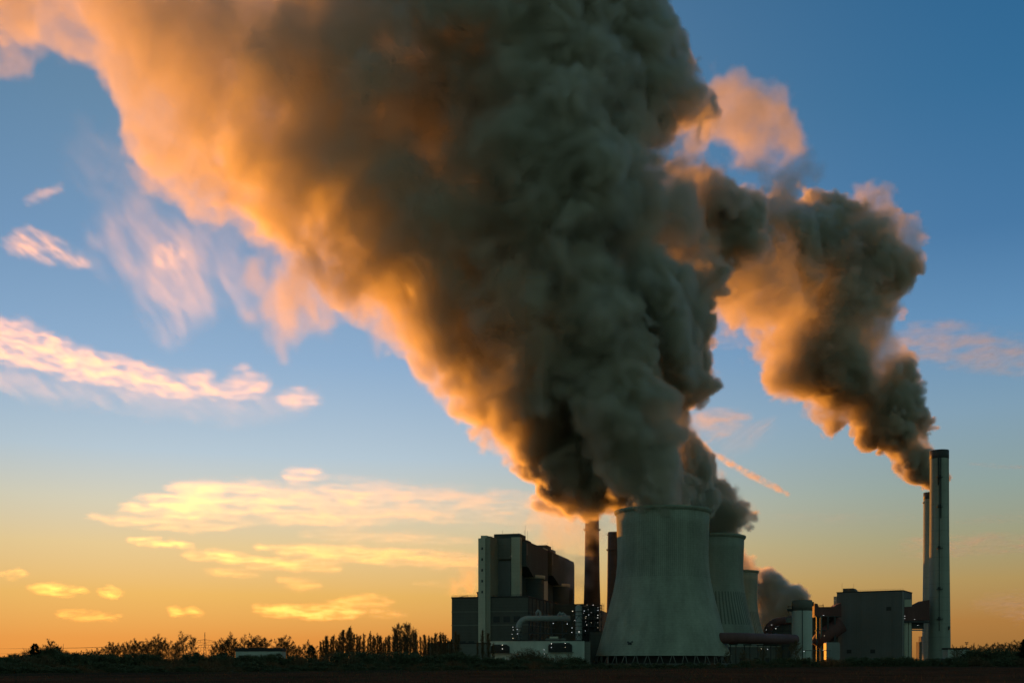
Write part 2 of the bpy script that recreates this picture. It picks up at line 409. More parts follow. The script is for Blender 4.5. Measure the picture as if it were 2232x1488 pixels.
lamps(bh, [(1115, 1211)], 846)
hall = thing('turbine_hall', 'long low charcoal turbine hall in front of the boiler house with pale seams', 'power station building', BO, BR)
hx0, hx1, hy0, hy1 = -22.0, 118.0, -12.0, 48.0
MB().box(hx0, hx1, hy0, hy1, 0, 50.5).build('wall', M['dark'], hall)
MB().box(hx0 - .3, hx1, hy0 - .3, hy1 + .3, 50.5, 51.6).build('roof', M['roof'], hall)
for z in (29.5, 39.8): MB().box(hx0 - .15, hx1, hy0 - .15, hy1 + .15, z, z + .9).build('seam_band', M['mid'], hall)
MB().prism([(0, 0), (130, 0), (130, 47.5), (0, 50)], -36, -12.2).build('wing', M['dark'], hall).location = (70, 0, 0)
MB().lathe([(1.6, 51.5), (1.7, 53.3), (2.3, 55.8), (2.2, 55.8), (1.5, 53)], 20, -12, 29).build('roof_vent', M['steel'], hall)
b = MB(); b.bar((-18, 44, 51.6), (-14, 38, 53), .2); b.bar((-18, 36, 51.6), (-14, 38, 53), .2); b.build('roof_strut', M['steel'], hall)
for x in np.arange(hx0 + 1, hx1, 12.0): MB().box(x, x + .5, hy0 - .5, hy0 - .16, 0, 50.4).build('downpipe', M['steel'], hall)
b = MB()
for y in np.arange(hy0, hy1 + .1, 3.0): b.bar((hx0, y, 51.6), (hx0, y, 52.7), .07)
b.bar((hx0, hy0, 52.7), (hx0, hy1, 52.7), .08); b.bar((hx0, hy0, 52.2), (hx0, hy1, 52.2), .06); b.build('railing', M['steel'], hall)
for y in (-6, 2, 10): MB().box(hx0 - .25, hx0 - .02, y, y + 5, 32, 36.5).build('louvre', M['louvre'], hall)
for y in (30, 37): MB().box(hx0 - .25, hx0 - .02, y, y + 4.5, 12, 18).build('louvre', M['louvre'], hall)
for z in np.arange(54, 95, 8.2): MB().box(-24.2, -23.98, 22.6, 23.8, z, z + 1.9).build('window', M['glass'], bh)
b = MB()
for y in np.arange(1, 24, 2.8): b.bar((-2.4, y, 98), (-2.4, y, 99.2), .07)
b.bar((-2.4, 1, 99.2), (-2.4, 23.8, 99.2), .08); b.build('railing', M['steel'], bh)
ann = thing('annex', 'low flat dark annex behind the poplars at the foot of the hall', 'building', (X(932, 700), 700, 0))
aw = X(1068, 700) - X(932, 700)
MB().box(0, aw, 0, 30, 0, Z(1402, 700)).build('wall', M['mid'], ann)
MB().box(-.3, aw + .3, -.3, 30.3, Z(1402, 700), Z(1400, 700)).build('roof', M['roof'], ann)
for px in (950, 975): MB().box(X(px, 700) - ann.location.x, X(px, 700) - ann.location.x + 2.2, 8, 10, Z(1400, 700), Z(1396.5, 700)).build('roof_vent', M['steel'], ann)

# pump house
D1 = 775.0
ph = thing('pump_house', 'long pale low building in front of the turbine hall with two dark louvre bays', 'building', (X(1068, D1), D1, 0))
ox = ph.location.x
def lx(px): return X(px, D1) - ox
zt = Z(1396, D1)
MB().box(0, lx(1274), 0, 18, 0, zt).build('wall', M['white'], ph)
MB().box(lx(1274), lx(1287), 1.2, 18, 0, zt - .4).build('side_wing', M['mid'], ph)
MB().box(-.3, lx(1274) + .3, -.3, 18.3, zt, zt + .5).build('roof', M['roof'], ph)
for a, b_, t0, t1 in ((1069, 1111, 1403, 1422), (1195, 1247, 1399.5, 1419.5)):
    z0, z1 = Z(t1, D1), Z(t0, D1); xa, xb = lx(a), lx(b_)
    MB().prism([(xa, z0), (xb, z0), (xb, z1 - 2), (xb - 2.2, z1 - .2), (xa + 2.2, z1 - .2), (xa, z1 - 2)], -1.6, -0.02).build('louvre_bay', M['louvre'], ph)
    b = MB()
    for z in np.linspace(z0 + .6, z1 - 1.4, 5): b.box(xa + .2, xb - .2, -2.3, -1.6, z, z + .18)
    b.build('louvre_blades', M['steel'], ph)
    MB().box(xa, xb + 1, -2.4, -0.02, z0 - .5, z0 - .1).build('canopy', M['mid'], ph)
MB().box(lx(1190), lx(1220), 4, 10, zt + .5, Z(1390, D1)).build('roof_plant', M['mid'], ph)
MB().box(lx(1199), lx(1217), 4.5, 9, Z(1390, D1), Z(1386, D1)).build('roof_plant', M['light'], ph)
MB().box(lx(1222), lx(1234), 5, 8, zt + .5, Z(1390, D1)).build('roof_plant', M['mid'], ph)
MB().box(lx(1072), lx(1118), 6, 16, zt + .5, Z(1393, D1)).build('roof_plant', M['mid'], ph)
C1 = [(310, 930), (663, 870), (663, 928), (1408, 850), (1408, 907), (1618, 845), (1618, 905), (1297, 942), (1300, 1002), (427, 934), (421, 993), (598, 1087), (749, 1087), (678, 1101), (917, 1082), (825, 1098), (865, 1098), (360, 966), (355, 1024), (345, 1082)]
def c1(s): return [(1000 + x / 6.975, 1280 + y / 6.975) for x, y in s]
lamps(ph, c1(C1[1:]), D1 - 3, w=.8, h=.6)
fl = thing('yard_floodlight', 'single brightest yard lamp on a mast left of the pale low building', 'lamp post', (X(1044.4, 760), 760, 0))
MB().tube([(0, 0, 0), (0, 0, Z(1413.5, 760) - .4)], [.22, .12], 8).build('mast', M['steel'], fl)
MB().box(-.6, .6, -.3, .4, Z(1413.5, 760) + .45, Z(1413.5, 760) + .75).build('hood', M['steel'], fl)
MB().lathe([(0.1, -.5), (.55, -.3), (.6, .2), (.2, .45)], 12, cap0=True, cap1=True).build('lamp_head', FLOOD, fl, loc=(0, 0, Z(1413.5, 760)))

# flue gas duct, absorber column and lit steel tower
DD = 800.0
pd = thing('flue_duct', 'fat pale insulated duct bending up and over behind the pump house', 'duct', (X(1130, DD), DD, 0))
r = 2.15; zc = Z(1347.5, DD)
path = [(0, 0, Z(1400, DD)), (0, 0, zc - 7)] + [(7 - 7 * math.cos(a), 0, zc - 7 + 7 * math.sin(a)) for a in np.linspace(.2, math.pi / 2, 7)] + [(X(1243, DD) - pd.location.x, 4, zc + .4)]
MB().tube(path, r, 20).build('duct_shell', M['pipe'], pd)
for py in (1368, 1377, 1386): 
    MB().lathe([(r + .03, -.2), (r + .8, -.2), (r + .8, .15), (r + .03, .15)], 20, 0, 0).build('collar', M['steel'], pd, loc=(0, 0, Z(py, DD)))
b = MB()
for x in (8, 16, 24, 32): b.bar((x, 1, 0), (x, 1, zc - r), .35); b.bar((x, 1, zc - 14), (x + 8, 1, zc - r - .4), .18)
b.box(4, 36, .4, 1.6, zc - 11, zc - 10.3); b.box(4, 36, .4, 1.6, zc - 19, zc - 18.3)
b.build('trestle', M['steel'], pd)
MB().tube([(10, 3, zc - 16), (22, 3, zc - 17), (36, 3, zc - 16.5)], .8, 10).build('small_pipe', M['pipe'], pd)
lamps(pd, c1([(822, 598), (828, 640), (812, 705), (823, 768), (850, 823), (888, 633), (893, 700)]), DD - 3, LAMP_WARM, w=1.3)
lamps(pd, c1([(1437, 541), (1650, 550)]), DD - 1, w=1.2, h=.5)
for px, py in ((1169.5, 1332), (1217, 1337), (1224, 1338)):
    e = MB(); d2 = 812; x0 = X(px, d2) - pd.location.x
    e.tube([(x0, 12, zc - 2), (x0, 12, Z(py, d2) - .6), (x0 + 1.2, 12, Z(py, d2) + .8), (x0 + 2.6, 12, Z(py, d2) - .6), (x0 + 2.6, 12, zc - 2)], 1.05, 12); e.build('vent_elbow', M['pipe'], pd)
ac = thing('absorber_column', 'slim pale column vessel with domed top and dark rings beside the lit steel tower', 'vessel', (X(1261.5, DD), DD, 0))
r = 2.45; zt2 = Z(1318, DD)
MB().lathe([(r, 0), (r, zt2 - 1.6), (r * .85, zt2 - .6), (r * .45, zt2), (.02, zt2 + .1)], 28).build('vessel_shell', M['pipe'], ac)
for py in (1332, 1341, 1356, 1363.5, 1373, 1382):
    MB().lathe([(r + .02, -.18), (r + (.9 if py > 1370 or py < 1335 else .3), -.18), (r + (.9 if py > 1370 or py < 1335 else .3), .18), (r + .02, .18)], 28).build('platform_ring', M['steel'], ac, loc=(0, 0, Z(py, DD)))
b = MB()
for z0, z1 in ((Z(1395, DD), Z(1382, DD)), (Z(1352, DD), Z(1341, DD))): b.bar((-r, -r - .3, z0), (0, -r - .3, z1), .13); b.bar((r, -r - .3, z0), (0, -r - .3, z1), .13)
b.build('brace', M['steel'], ac)
lamps(ac, c1([(1730, 356), (1718, 677), (1765, 497), (1723, 610)]), DD - 3, LAMP_WARM, w=1.0)
lamps(ac, c1([(1828, 670)]), DD - 4, LAMP_WARM, w=1.4)
DT = 830.0
st = thing('steel_tower', 'dark open steel tower dotted with many small lamps under the brick chimney', 'steel structure', (X(1289, DT), DT, 0))
xw = X(1310.5, DT) - st.location.x; zt3 = Z(1318, DT)
b = MB().box(-xw * .95, xw * .8, 2, 16, 0, zt3 - 1.0); b.build('core', M['steel'], st)
zs = np.linspace(2, zt3, 9)
for i, x in enumerate(np.linspace(-xw, xw, 4)): MB().bar((x, -3, 0), (x, -3, zt3), .3).build('post', M['steel'], st)
for z in zs[1:]:
    MB().box(-xw - .2, xw + .2, -3.3, 2, z - .2, z + .12).build('deck', M['steel'], st)
    b = MB(); b.box(-xw, xw, -3.25, -3.15, z + 1.0, z + 1.1)
    for x in np.linspace(-xw, xw, 9): b.box(x - .05, x + .05, -3.25, -3.15, z, z + 1.1)
    b.build('railing', M['steel'], st)
b = MB()
for i in range(8):
    for k in range(3):
        xa, xb = np.linspace(-xw, xw, 4)[k:k + 2]; b.bar((xa if i % 2 else xb, -3, zs[i]), (xb if i % 2 else xa, -3, zs[i + 1]), .12)
b.build('bracing', M['steel'], st)
b = MB()
for z in np.arange(36, zt3 + 1, 1.1): b.lathe([(.55, z), (.75, z + .12), (.55, z + .24)], 8, xw + 1.4, -1)
for x in (xw + .8, xw + 2.0): b.bar((x, -1.6, 30), (x, -1.6, zt3 + 1.5), .08)
b.build('ladder_cage', M['steel'], st)
lamps(st, c1([(1907, 352), (1952, 262), (2043, 263), (2116, 303), (2116, 342), (2114, 417), (2113, 455), (2113, 530), (2113, 606), (2015, 378), (1975, 413), (1966, 332), (1935, 438), (1928, 463), (1930, 515), (2015, 530), (1925, 655), (1898, 388), (2064, 832), (1945, 565)]), DT - 4)
low = thing('switch_house', 'narrow dark building wedged between the steel tower and the nearest cooling tower', 'building', (X(1287, 815), 815, 0))
MB().box(0, 12, 0, 14, 0, Z(1376, 815)).build('wall', M['dark'], low)
MB().box(-.2, 12.2, -.2, 14.2, Z(1376, 815), Z(1374.5, 815)).build('roof', M['roof'], low)

# ------------------------------------------------------------------ right hand group
D2 = 835.0
rp = thing('flue_pipe', 'long oxide red pipe running from the nearest tower to the pale silo', 'pipe', (X(1566, D2 - 60), D2 - 60, 0))
zr = Z(1390, D2 - 60)
e = X(1730, 870) - rp.location.x
MB().tube([(-3, 6, zr), (2, 2, zr), (10, 2, zr), (34, 30, zr + .3), (e, 92, zr + 1.0)], 3.9, 24).build('pipe_shell', M['rust'], rp)
MB().lathe([(4.3, -1.2), (6.0, -.9), (6.0, .9), (4.3, 1.2)], 32).build('entry_collar', M['pipe'], rp, loc=(-1.0, 3.0, zr)).rotation_euler = (0, R(90), R(-35))
b = MB()
for k in range(5):
    x = 12 + k * (e - 14) / 4.5; y = 8 + k * 19
    b = MB(); b.bar((x - 2, y, 0), (x - 2, y, zr - 3.9), .35); b.bar((x + 2, y, 0), (x + 2, y, zr - 3.9), .35); b.box(x - 3, x + 3, y - .5, y + .5, zr - 4.6, zr - 3.8)
    b.build('pipe_support', M['steel'], rp)
ls = thing('service_building', 'low green grey building under the red pipe beside the nearest tower', 'building', (X(1590, 860), 860, 0))
MB().box(0, X(1700, 860) - ls.location.x, 0, 16, 0, Z(1409, 860)).build('wall', M['mid'], ls)
MB().box(-.4, X(1700, 860) - ls.location.x + .4, -.4, 16, Z(1409, 860), Z(1407.5, 860)).build('roof', M['light'], ls)
for x in (8, 19, 28): MB().box(x, x + 3.2, -.12, .3, 0.1, 5.5).build('door', M['steel'], ls)
lamps(ls, [(1659.5, 1413), (1673, 1414)], 857, w=1.1)

DS = 900.0
si = thing('silo', 'pale round silo with a dark upper band between the towers and the slate block', 'silo', (X(1748, DS), DS, 0))
r = 8.15
MB().lathe([(r, 0), (r, Z(1330.5, DS))], 48).build('silo_shell', M['white'], si)
MB().lathe([(r + .02, Z(1330.5, DS)), (r + .12, Z(1330.5, DS)), (r + .12, Z(1309, DS)), (r - .4, Z(1307.5, DS)), (r - .4, Z(1309, DS) - 1)], 48).build('upper_band', M['mid'], si)
MB().lathe([(.1, Z(1308, DS)), (r - .5, Z(1309, DS))], 48).build('roof', M['roof'], si)
MB().tube([(-1.8, -r - .2, 4), (-1.8, -r - .2, Z(1330, DS))], .28, 8).build('downpipe', M['steel'], si)
b = MB()
for zz in (Z(1320, DS), Z(1331, DS)): b.box(-r - 3.6, -r + .3, -2, 2, zz - .25, zz); b.box(-r - 3.6, -r, -2.05, -1.95, zz + 1, zz + 1.12)
b.bar((-r - 3.2, -1.8, Z(1345, DS)), (-r - 3.2, -1.8, Z(1319, DS)), .15); b.box(-r - 3.8, -r - .6, -1.2, 1.2, Z(1331, DS), Z(1326, DS))
b.build('gantry', M['steel'], si)
MB().box(-r - 4, -r + .2, 0, 5, Z(1356, DS), Z(1345, DS)).build('hopper', M['mid'], si)
MB().box(r - 2.6, r + 1.4, -1, 2, Z(1320, DS), Z(1311, DS)).build('filter_box', M['steel'], si)
ed = thing('curved_duct', 'dark rounded duct elbow left of the pale silo', 'duct', (X(1690, 930), 930, 0))
zb = Z(1378, 930)
pth = [(-7.5, 0, zb - 8), (-6.5, 0, zb)] + [(4 - 10.2 * math.cos(a), 0, zb + .5 + 9.0 * math.sin(a)) for a in np.linspace(.15, math.pi / 2, 7)] + [(14, 0, zb + 11)]
MB().tube(pth, [3.4] * len(pth), 22).build('duct_shell', M['rust'], ed)
MB().prism([(-8, 0), (16, 0), (16, zb + 11), (6, zb + 7), (-2, zb + 3), (-8, zb)], 1.5, 9).build('duct_casing', M['dark'], ed)
b = MB()
for x in (-1, 5, 11): b.bar((x, -3.6, 4), (x, -3.6, zb + 7), .3)
for z in (zb - 9, zb + 1): b.box(-8, 14, -3.8, -3.3, z, z + .5)
for x in np.linspace(-10, -5.2, 4): b.bar((x, -3.6, zb - 2), (x, -3.6, zb + 4.6), .13)
for z in (zb + 1.8, zb + 3.2, zb + 4.6): b.bar((-10, -3.6, z), (-5.2, -3.6, z), .1)
b.build('trestle', M['steel'], ed)
lamps(ed, [(1682, 1361), (1670.5, 1371.5), (1691, 1369)], 924, w=1.2)

DB = 1000.0
gd = thing('gas_duct', 'dark red duct work and steel frames between the silo and the slate block', 'duct', (X(1770, DB), DB - 8, 0))
def gx(px): return X(px, DB) - gd.location.x
MB().prism([(0, Z(1345, DB)), (gx(1828), Z(1345, DB)), (gx(1828), Z(1314, DB)), (gx(1817), Z(1318, DB)), (gx(1812), Z(1322.5, DB)), (gx(1779), Z(1323, DB)), (gx(1777), Z(1316, DB)), (0, Z(1315, DB))], 0, 12).build('duct_box', M['rust'], gd)
MB().tube([(gx(1776), 4, Z(1408, DB)), (gx(1793), 3, Z(1386, DB)), (gx(1830), 3, Z(1360, DB))], 7.5, 22).build('slanting_duct', M['rust'], gd)
MB().box(0, gx(1828), 9, 14, 0, Z(1345, DB)).build('rear_casing', M['dark'], gd)
for px in (1774, 1782, 1797, 1812): MB().box(gx(px) - .8, gx(px) + .8, -3.4, -1.9, 0, Z(1343, DB)).build('post', M['mid'] if px == 1782 else M['steel'], gd)
for py in (1345, 1375): MB().box(0, gx(1826), -3.3, -2, Z(py, DB), Z(py - 2, DB)).build('beam', M['steel'], gd)
b = MB()
for px in np.linspace(1779, 1790, 6): b.bar((gx(px), 0, Z(1323, DB)), (gx(px), 0, Z(1319.5, DB)), .12)
b.bar((gx(1779), 0, Z(1320, DB)), (gx(1790), 0, Z(1319, DB)), .15); b.bar((gx(1788.5), 0, Z(1323, DB)), (gx(1788.5), 0, Z(1315.5, DB)), .2)
b.build('railing', M['steel'], gd)
lamps(gd, [(1795, 1340), (1796.6, 1384.6), (1796.6, 1411.9)], 988, w=1.2)

ang = math.atan2(30, X(1967, 980) - X(1823, 1010))
sb = thing('slate_block', 'big windowless slate grey block with a small roof box left of the stacks', 'power station building', (X(1824, 1010), 1010, 0), -ang)
W = math.hypot(30, X(1967, 980) - X(1823, 1010)); H = 65.3
MB().box(0, W, 0, 40, 0, H).build('wall', M['block'], sb)
MB().box(-.3, W + .3, -.3, 40.3, H, H + .8).build('parapet', M['roof'], sb)
MB().prism([(5, H + .8), (16.5, H + .8), (14.0, H + 4.0), (5, H + 4.0)], 2, 14).build('roof_box', M['dark'], sb)
MB().box(-3.4, -.02, 2, 12, 30, Z(1298, 1005)).build('lift_shaft', M['light'], sb)
for x in (21.5, 49.5): MB().box(x, x + .2, -.26, -.02, .2, H - .3).build('downpipe', M['block'], sb)
for x, z in ((9, 10), (30, 10), (44, 48)): MB().box(x, x + 4.2, -.22, -.02, z, z + 3.4).build('louvre', M['louvre'], sb)
MB().box(20, 25, -.2, -.02, .2, 6).build('roller_door', M['louvre'], sb)
b = MB()
for x in np.linspace(17, W, 20): b.bar((x, .2, H + .8), (x, .2, H + 1.9), .06)
b.bar((17, .2, H + 1.9), (W, .2, H + 1.9), .07); b.build('railing', M['steel'], sb)
MB().box(W - .5, W + .35, -.36, .5, 0, H - .5).build('corner_trim', M['pipe'], sb)
for x, h in ((4, 9), (14.5, 8)): MB().bar((x, 3, H), (x, 3, H + h), .1).build('antenna', M['steel'], sb)
lamps(sb, [(1820, 1308)], 1003, w=1.0)

fg = thing('duct_bridge', 'dark red tapering duct on concrete piers bridging to the tall stack', 'duct', (X(1967, 985), 985, 0))
def fx(px): return X(px, 985) - fg.location.x
zz = lambda py: Z(py, 985)
MB().prism([(fx(1968), zz(1352)), (fx(2026), zz(1351)), (fx(2026), zz(1306.5)), (fx(2013), zz(1308.5)), (fx(1988), zz(1321)), (fx(1968), zz(1322))], 0, 12).build('duct_box', M['rust'], fg)
MB().box(fx(1968.5), fx(1988), .8, 11, zz(1322), zz(1305.5)).build('pump_cabin', M['light'], fg)
b = MB()
for px in np.linspace(1968.5, 1987.5, 7): b.bar((fx(px), .8, zz(1305.5)), (fx(px), .8, zz(1303)), .08)
b.bar((fx(1968.5), .8, zz(1303.2)), (fx(1987.5), .8, zz(1303.2)), .08); b.build('railing', M['steel'], fg)
MB().box(fx(1968), fx(2026), -1, 12.5, zz(1356.5), zz(1352.2)).build('deck', M['steel'], fg)
for a, b_ in ((1968, 1980), (1981.5, 1987)): MB().box(fx(a), fx(b_), .5, 9, 0, zz(1356.5)).build('pier', M['light'], fg)
MB().box(fx(1987), fx(2016), 1, 4, zz(1373.5), zz(1370.8)).build('beam', M['pipe'], fg)
MB().box(fx(1987), fx(2016), 3, 6, zz(1369.5), zz(1356.6)).build('cable_tray', M['steel'], fg)
lamps(fg, [(1972, 1341.7), (1972, 1347), (1993.5, 1349), (2000.5, 1362)], 982, LAMP_WARM, w=1.7)
fb = thing('distant_block', 'grey stepped block glimpsed far off through the gap beneath the duct', 'building', (X(2003.5, 1300), 1300, 0))
MB().box(0, 9, 0, 10, 0, Z(1398, 1300)).build('wall', M['mid'], fb)
MB().box(2.6, 9, 0.3, 9, Z(1398, 1300), Z(1386, 1300)).build('upper_storey', M['mid'], fb)

oh = thing('gate_house', 'small pale flat roofed building right of the tall stack', 'building', (X(2066, 950), 950, 0))
MB().box(0, X(2113, 950) - oh.location.x, 0, 12, 0, Z(1414.5, 950)).build('wall', M['white'], oh)
MB().box(-.5, X(2113, 950) - oh.location.x + .1, -.6, 12.4, Z(1414.5, 950), Z(1411, 950)).build('roof', M['roof'], oh)
cn = thing('canopy', 'flat dark canopy on posts at the foot of the tall stack', 'canopy', (X(2024, 900), 900, 0))
cw = X(2078, 900) - cn.location.x
MB().box(0, cw, 0, 6, Z(1436.5, 900), Z(1434, 900)).build('roof', M['steel'], cn)
for x in (1, cw * .33, cw * .66, cw - 1): MB().bar((x, 1, 0), (x, 1, Z(1436, 900)), .15).build('post', M['steel'], cn)
lamps(cn, [(2063, 1436)], 899, w=1.4, h=.5)
vn = thing('parked_van', 'pale van parked below the dark canopy with one headlight lit', 'van', (X(2060, 880), 880, 0))
MB().prism([(-5, .5), (5, .5), (5, 2.4), (4.6, 2.9), (-3.2, 2.9), (-4.2, 1.7), (-5, 1.5)], 0, 2).build('body', M['van'], vn)
MB().prism([(-4.0, 1.75), (-2.4, 1.75), (-2.4, 2.7), (-3.2, 2.7)], -.03, 0).build('window', M['glass'], vn)
for x in (-3.4, 3.2):
    wv = MB().lathe([(.1, -.12), (.42, -.12), (.42, .12), (.1, .12)], 16).build('wheel', M['tyre'], vn, loc=(x, .1, .42)); wv.rotation_euler = (R(90), 0, 0)
MB().box(-5.15, -4.95, .1, .6, .9, 1.6).build('headlight', LAMP, vn)
fm = thing('floodlight_mast', 'tall thin mast with four unlit lamp heads right of the tall stack', 'lamp post', (X(2107, 900), 900, 0))
MB().tube([(0, 0, 0), (0, 0, Z(1399, 900))], [.3, .16], 8).build('mast', M['steel'], fm)
for dx, dz in ((-.8, 0), (.8, 0), (-.6, -1.1), (.6, -1.1)): MB().prism([(-.55, -.3), (.4, -.3), (.55, .35), (-.55, .35)], -.3, .3).build('lamp_head', M['steel'], fm, loc=(dx, 0, Z(1399.5, 900) + dz))
tk = thing('storage_tank', 'pale rounded box tank in front of the slate block', 'tank', (X(1801, 930), 930, 0))
tw = X(1831, 930) - tk.location.x; th = Z(1399, 930)
MB().prism([(0, 4), (tw, 4), (tw, th - .8), (tw - .8, th), (.8, th), (0, th - .8)], 0, 8).build('tank_shell', M['pipe'], tk)
MB().box(.5, tw - .5, 1, 7, 0, 4).build('plinth', M['mid'], tk)
ss = thing('bike_shelter', 'low flat roofed shelter on posts with two small lamps below the silo', 'shelter', (X(1755, 860), 860, 0))
sw = X(1811, 860) - ss.location.x; sz = Z(1416, 860)
MB().box(0, sw, 0, 5, sz - .5, sz).build('roof', M['mid'], ss)
for x in np.linspace(.6, sw - .6, 5): MB().bar((x, .5, 0), (x, .5, sz - .5), .16).build('post', M['steel'], ss)
lamps(ss, [(1752.5, 1418.5), (1794.5, 1415.8)], 858, w=1.4)
lw = thing('long_shed', 'low whitish shed with a dark roof among the trees at left', 'building', (X(512, 640), 640, 0))
w_ = X(615, 640) - lw.location.x
MB().box(0.3, w_ - .3, .3, 12, 0, Z(1418.5, 640)).build('wall', M['white'], lw)
MB().box(0, w_, 0, 12.5, Z(1418.5, 640), Z(1411, 640)).build('roof', M['roof'], lw)
# ------------------------------------------------------------------ trees, shrubs, pylons
def strip(mb, a, b, w):
    """one thin twig: two crossed slivers"""
    d = (b - a)
    u = d.cross(Vector((random.uniform(-1, 1), random.uniform(-1, 1), random.uniform(-1, 1))))
    if u.length < 1e-6: return
    u = u.normalized() * w
    k = mb.add([a - u, a + u, b]); mb.face([k, k + 1, k + 2])
def grow(kind, seed):
    random.seed(seed)
    tr, cr = MB(), MB()
    def rnd(s=1.0): return Vector((random.gauss(0, s), random.gauss(0, s), random.gauss(0, s)))
    cfg = {  # spread, droop, limb count, first limb height, limb length, twig length, twigs
        'round':  (0.80, 0.10, 18, 0.12, 0.36, 1.15, 26),
        'spread': (0.62, 0.18, 20, 0.16, 0.46, 1.1, 24),
        'poplar': (0.36, 0.60, 34, 0.08, 0.24, 1.15, 22),
    }[kind]
    sp, dr, nl, f0, ll, tw, nt_ = cfg
    h = 15.0
    top = Vector((random.gauss(0, .3), random.gauss(0, .3), h * (0.97 if kind == 'poplar' else .86)))
    pts = [Vector((0, 0, -.2)) + (top - Vector((0, 0, -.2))) * t + rnd(.12) * (t > 0) for t in np.linspace(0, 1, 7)]
    r0 = .15 if kind == 'poplar' else .24
    tr.tube(pts, [r0 * (1 - .85 * t) for t in np.linspace(0, 1, 7)], 6)
    for i in range(nl):
        t = f0 + (1 - f0) * (i + random.random()) / nl
        p = Vector((0, 0, -.2)) + (top - Vector((0, 0, -.2))) * t
        a = i * 2.4 + random.uniform(-.4, .4)
        d = Vector((math.cos(a) * sp, math.sin(a) * sp, .75 + dr)).normalized()
        L_ = h * ll * (1.15 - .8 * t if kind != 'round' else (1.05 - .75 * abs(t - .35))) * random.uniform(.75, 1.15)
        q = [p]; dd = d.copy()
        for s_ in range(4):
            dd = (dd + rnd(.12) + Vector((0, 0, .10 if kind != 'round' else .02))).normalized(); q.append(q[-1] + dd * L_ / 4)
        tr.tube(q, [.075 * (1 - .8 * k / 4) for k in range(5)], 4)
        for s_ in range(15 if kind != 'poplar' else 6):
            k = random.uniform(.15, 1) * 3.99; b0 = q[int(k)].lerp(q[int(k) + 1], k % 1)
            d2 = (dd + rnd(.55 if kind != 'poplar' else .3) + Vector((0, 0, .25))).normalized(); l2 = L_ * random.uniform(.2, .5)
            e = b0 + d2 * l2; m_ = b0.lerp(e, .5) + rnd(.08)
            strip(cr, b0, m_ + (e - m_) * .2, .045); strip(cr, m_, e, .035)
            for w in range(nt_):
                c = b0.lerp(e, random.uniform(.25, 1))
                d3 = (d2 + rnd(.7 if kind != 'poplar' else .5)).normalized() * tw * random.uniform(.5, 1.1)
                if kind == 'round': d3.z -= random.uniform(0, .45)
                strip(cr, c, c + d3, .024)
    return tr, cr
def grow_conifer(seed):
    random.seed(seed); tr, cr = MB(), MB(); h = 10.0
    tr.tube([(0, 0, -.2), (0, 0, h * .8)], [.3, .08], 6)
    for i in range(3600):
        t = random.random() ** .8; z = .4 + t * (h - .4)
        rr = 3.6 * (1 - t) ** .62 * (0.75 + .25 * math.sin(z * 3.1)) * math.sqrt(random.random()) + .1
        a = random.uniform(0, 2 * math.pi); p = Vector((rr * math.cos(a), rr * math.sin(a), z + random.gauss(0, .15)))
        d = Vector((math.cos(a), math.sin(a), random.uniform(-.2, .7))) * random.uniform(.35, .8); strip(cr, p, p + d, random.uniform(.08, .17))
    return tr, cr
def grow_shrub(seed, leafy):
    random.seed(seed); tr, cr = MB(), MB()
    n = 46
    stems = []
    for i in range(n):
        b0 = Vector((random.gauss(0, 1.7), random.gauss(0, .9), -.1)); l = random.uniform(2.0, 4.2) * math.exp(-(b0.x / 3.6) ** 2)
        e = b0 + Vector((random.gauss(0, .5), random.gauss(0, .5), l)); tr.tube([b0 * .1, b0, e], [.06, .05, .02], 3, False); stems.append((b0, e))
    for i in range(2600 if leafy else 1500):
        b0, e = random.choice(stems); p = b0.lerp(e, random.random() ** (.9 if leafy else .7))
        d = Vector((random.gauss(0, .5), random.gauss(0, .5), random.uniform(.1, .9)))
        strip(cr, p + Vector((random.gauss(0, .25), random.gauss(0, .25), 0)), p + d, random.uniform(.05, .13) if leafy else .035)
    return tr, cr
def plant(name, gen, label, cat, group, bark, leaf):
    tr, cr = gen
    t = thing(name, label, cat, (0, 0, 0), 0, group)
    tr.build('trunk' if 'shrub' not in name else 'stem', M[bark], t, fix=False); cr.build('crown' if 'shrub' not in name else 'foliage', M[leaf], t, fix=False)
    return t
SPEC = {
 'round': [('bare_tree', lambda s: grow('round', s), 'bark', 'twig', 15.0), 3],
 'spread': [('bare_tree', lambda s: grow('spread', s), 'bark', 'twig', 16.0), 2],
 'pale': [('bare_tree', lambda s: grow('spread', s), 'pale_bark', 'twig', 16.0), 1],
 'poplar': [('poplar_tree', lambda s: grow('poplar', s), 'bark', 'twig', 15.0), 4],
 'conifer': [('conifer_tree', grow_conifer, 'bark', 'needle', 10.0), 2],
 'shrub': [('shrub', lambda s: grow_shrub(s, True), 'bark', 'scrub', 4.4), 3],
 'twiggy': [('shrub', lambda s: grow_shrub(s, False), 'bark', 'twig', 4.4), 2],
}
bank = {}
def tree(kind, px, top, d, label, group=None, wide=1.0, cat=None):
    (nm, gen, bk, lf, h0), nvar = SPEC[kind]
    pool = bank.setdefault(kind, [])
    st_ = random.getstate()
    h = Z(top, d); s_ = h / h0
    cat = cat or ('shrub' if nm == 'shrub' else 'tree')
    if len(pool) < nvar:
        o = plant(nm, gen(100 + 17 * len(pool) + len(kind)), label, cat, group, bk, lf); pool.append(o)
        random.setstate(st_)
    else:
        o = copy_thing(pool[random.randrange(nvar)], (0, 0, 0)); o['label'] = label
        if group: o['group'] = group
        elif 'group' in o: del o['group']
    o.location = (X(px, d), d, 0); o.rotation_euler = (0, 0, random.uniform(0, 6.28) if nm != 'shrub' else random.uniform(-.4, .4))
    o.scale = (s_ * wide, s_ * wide, s_)
    return o
random.seed(21)
tree('conifer', 76, 1403, 520, 'dark pointed conifer towering over the scrub near the left edge', wide=1.25)
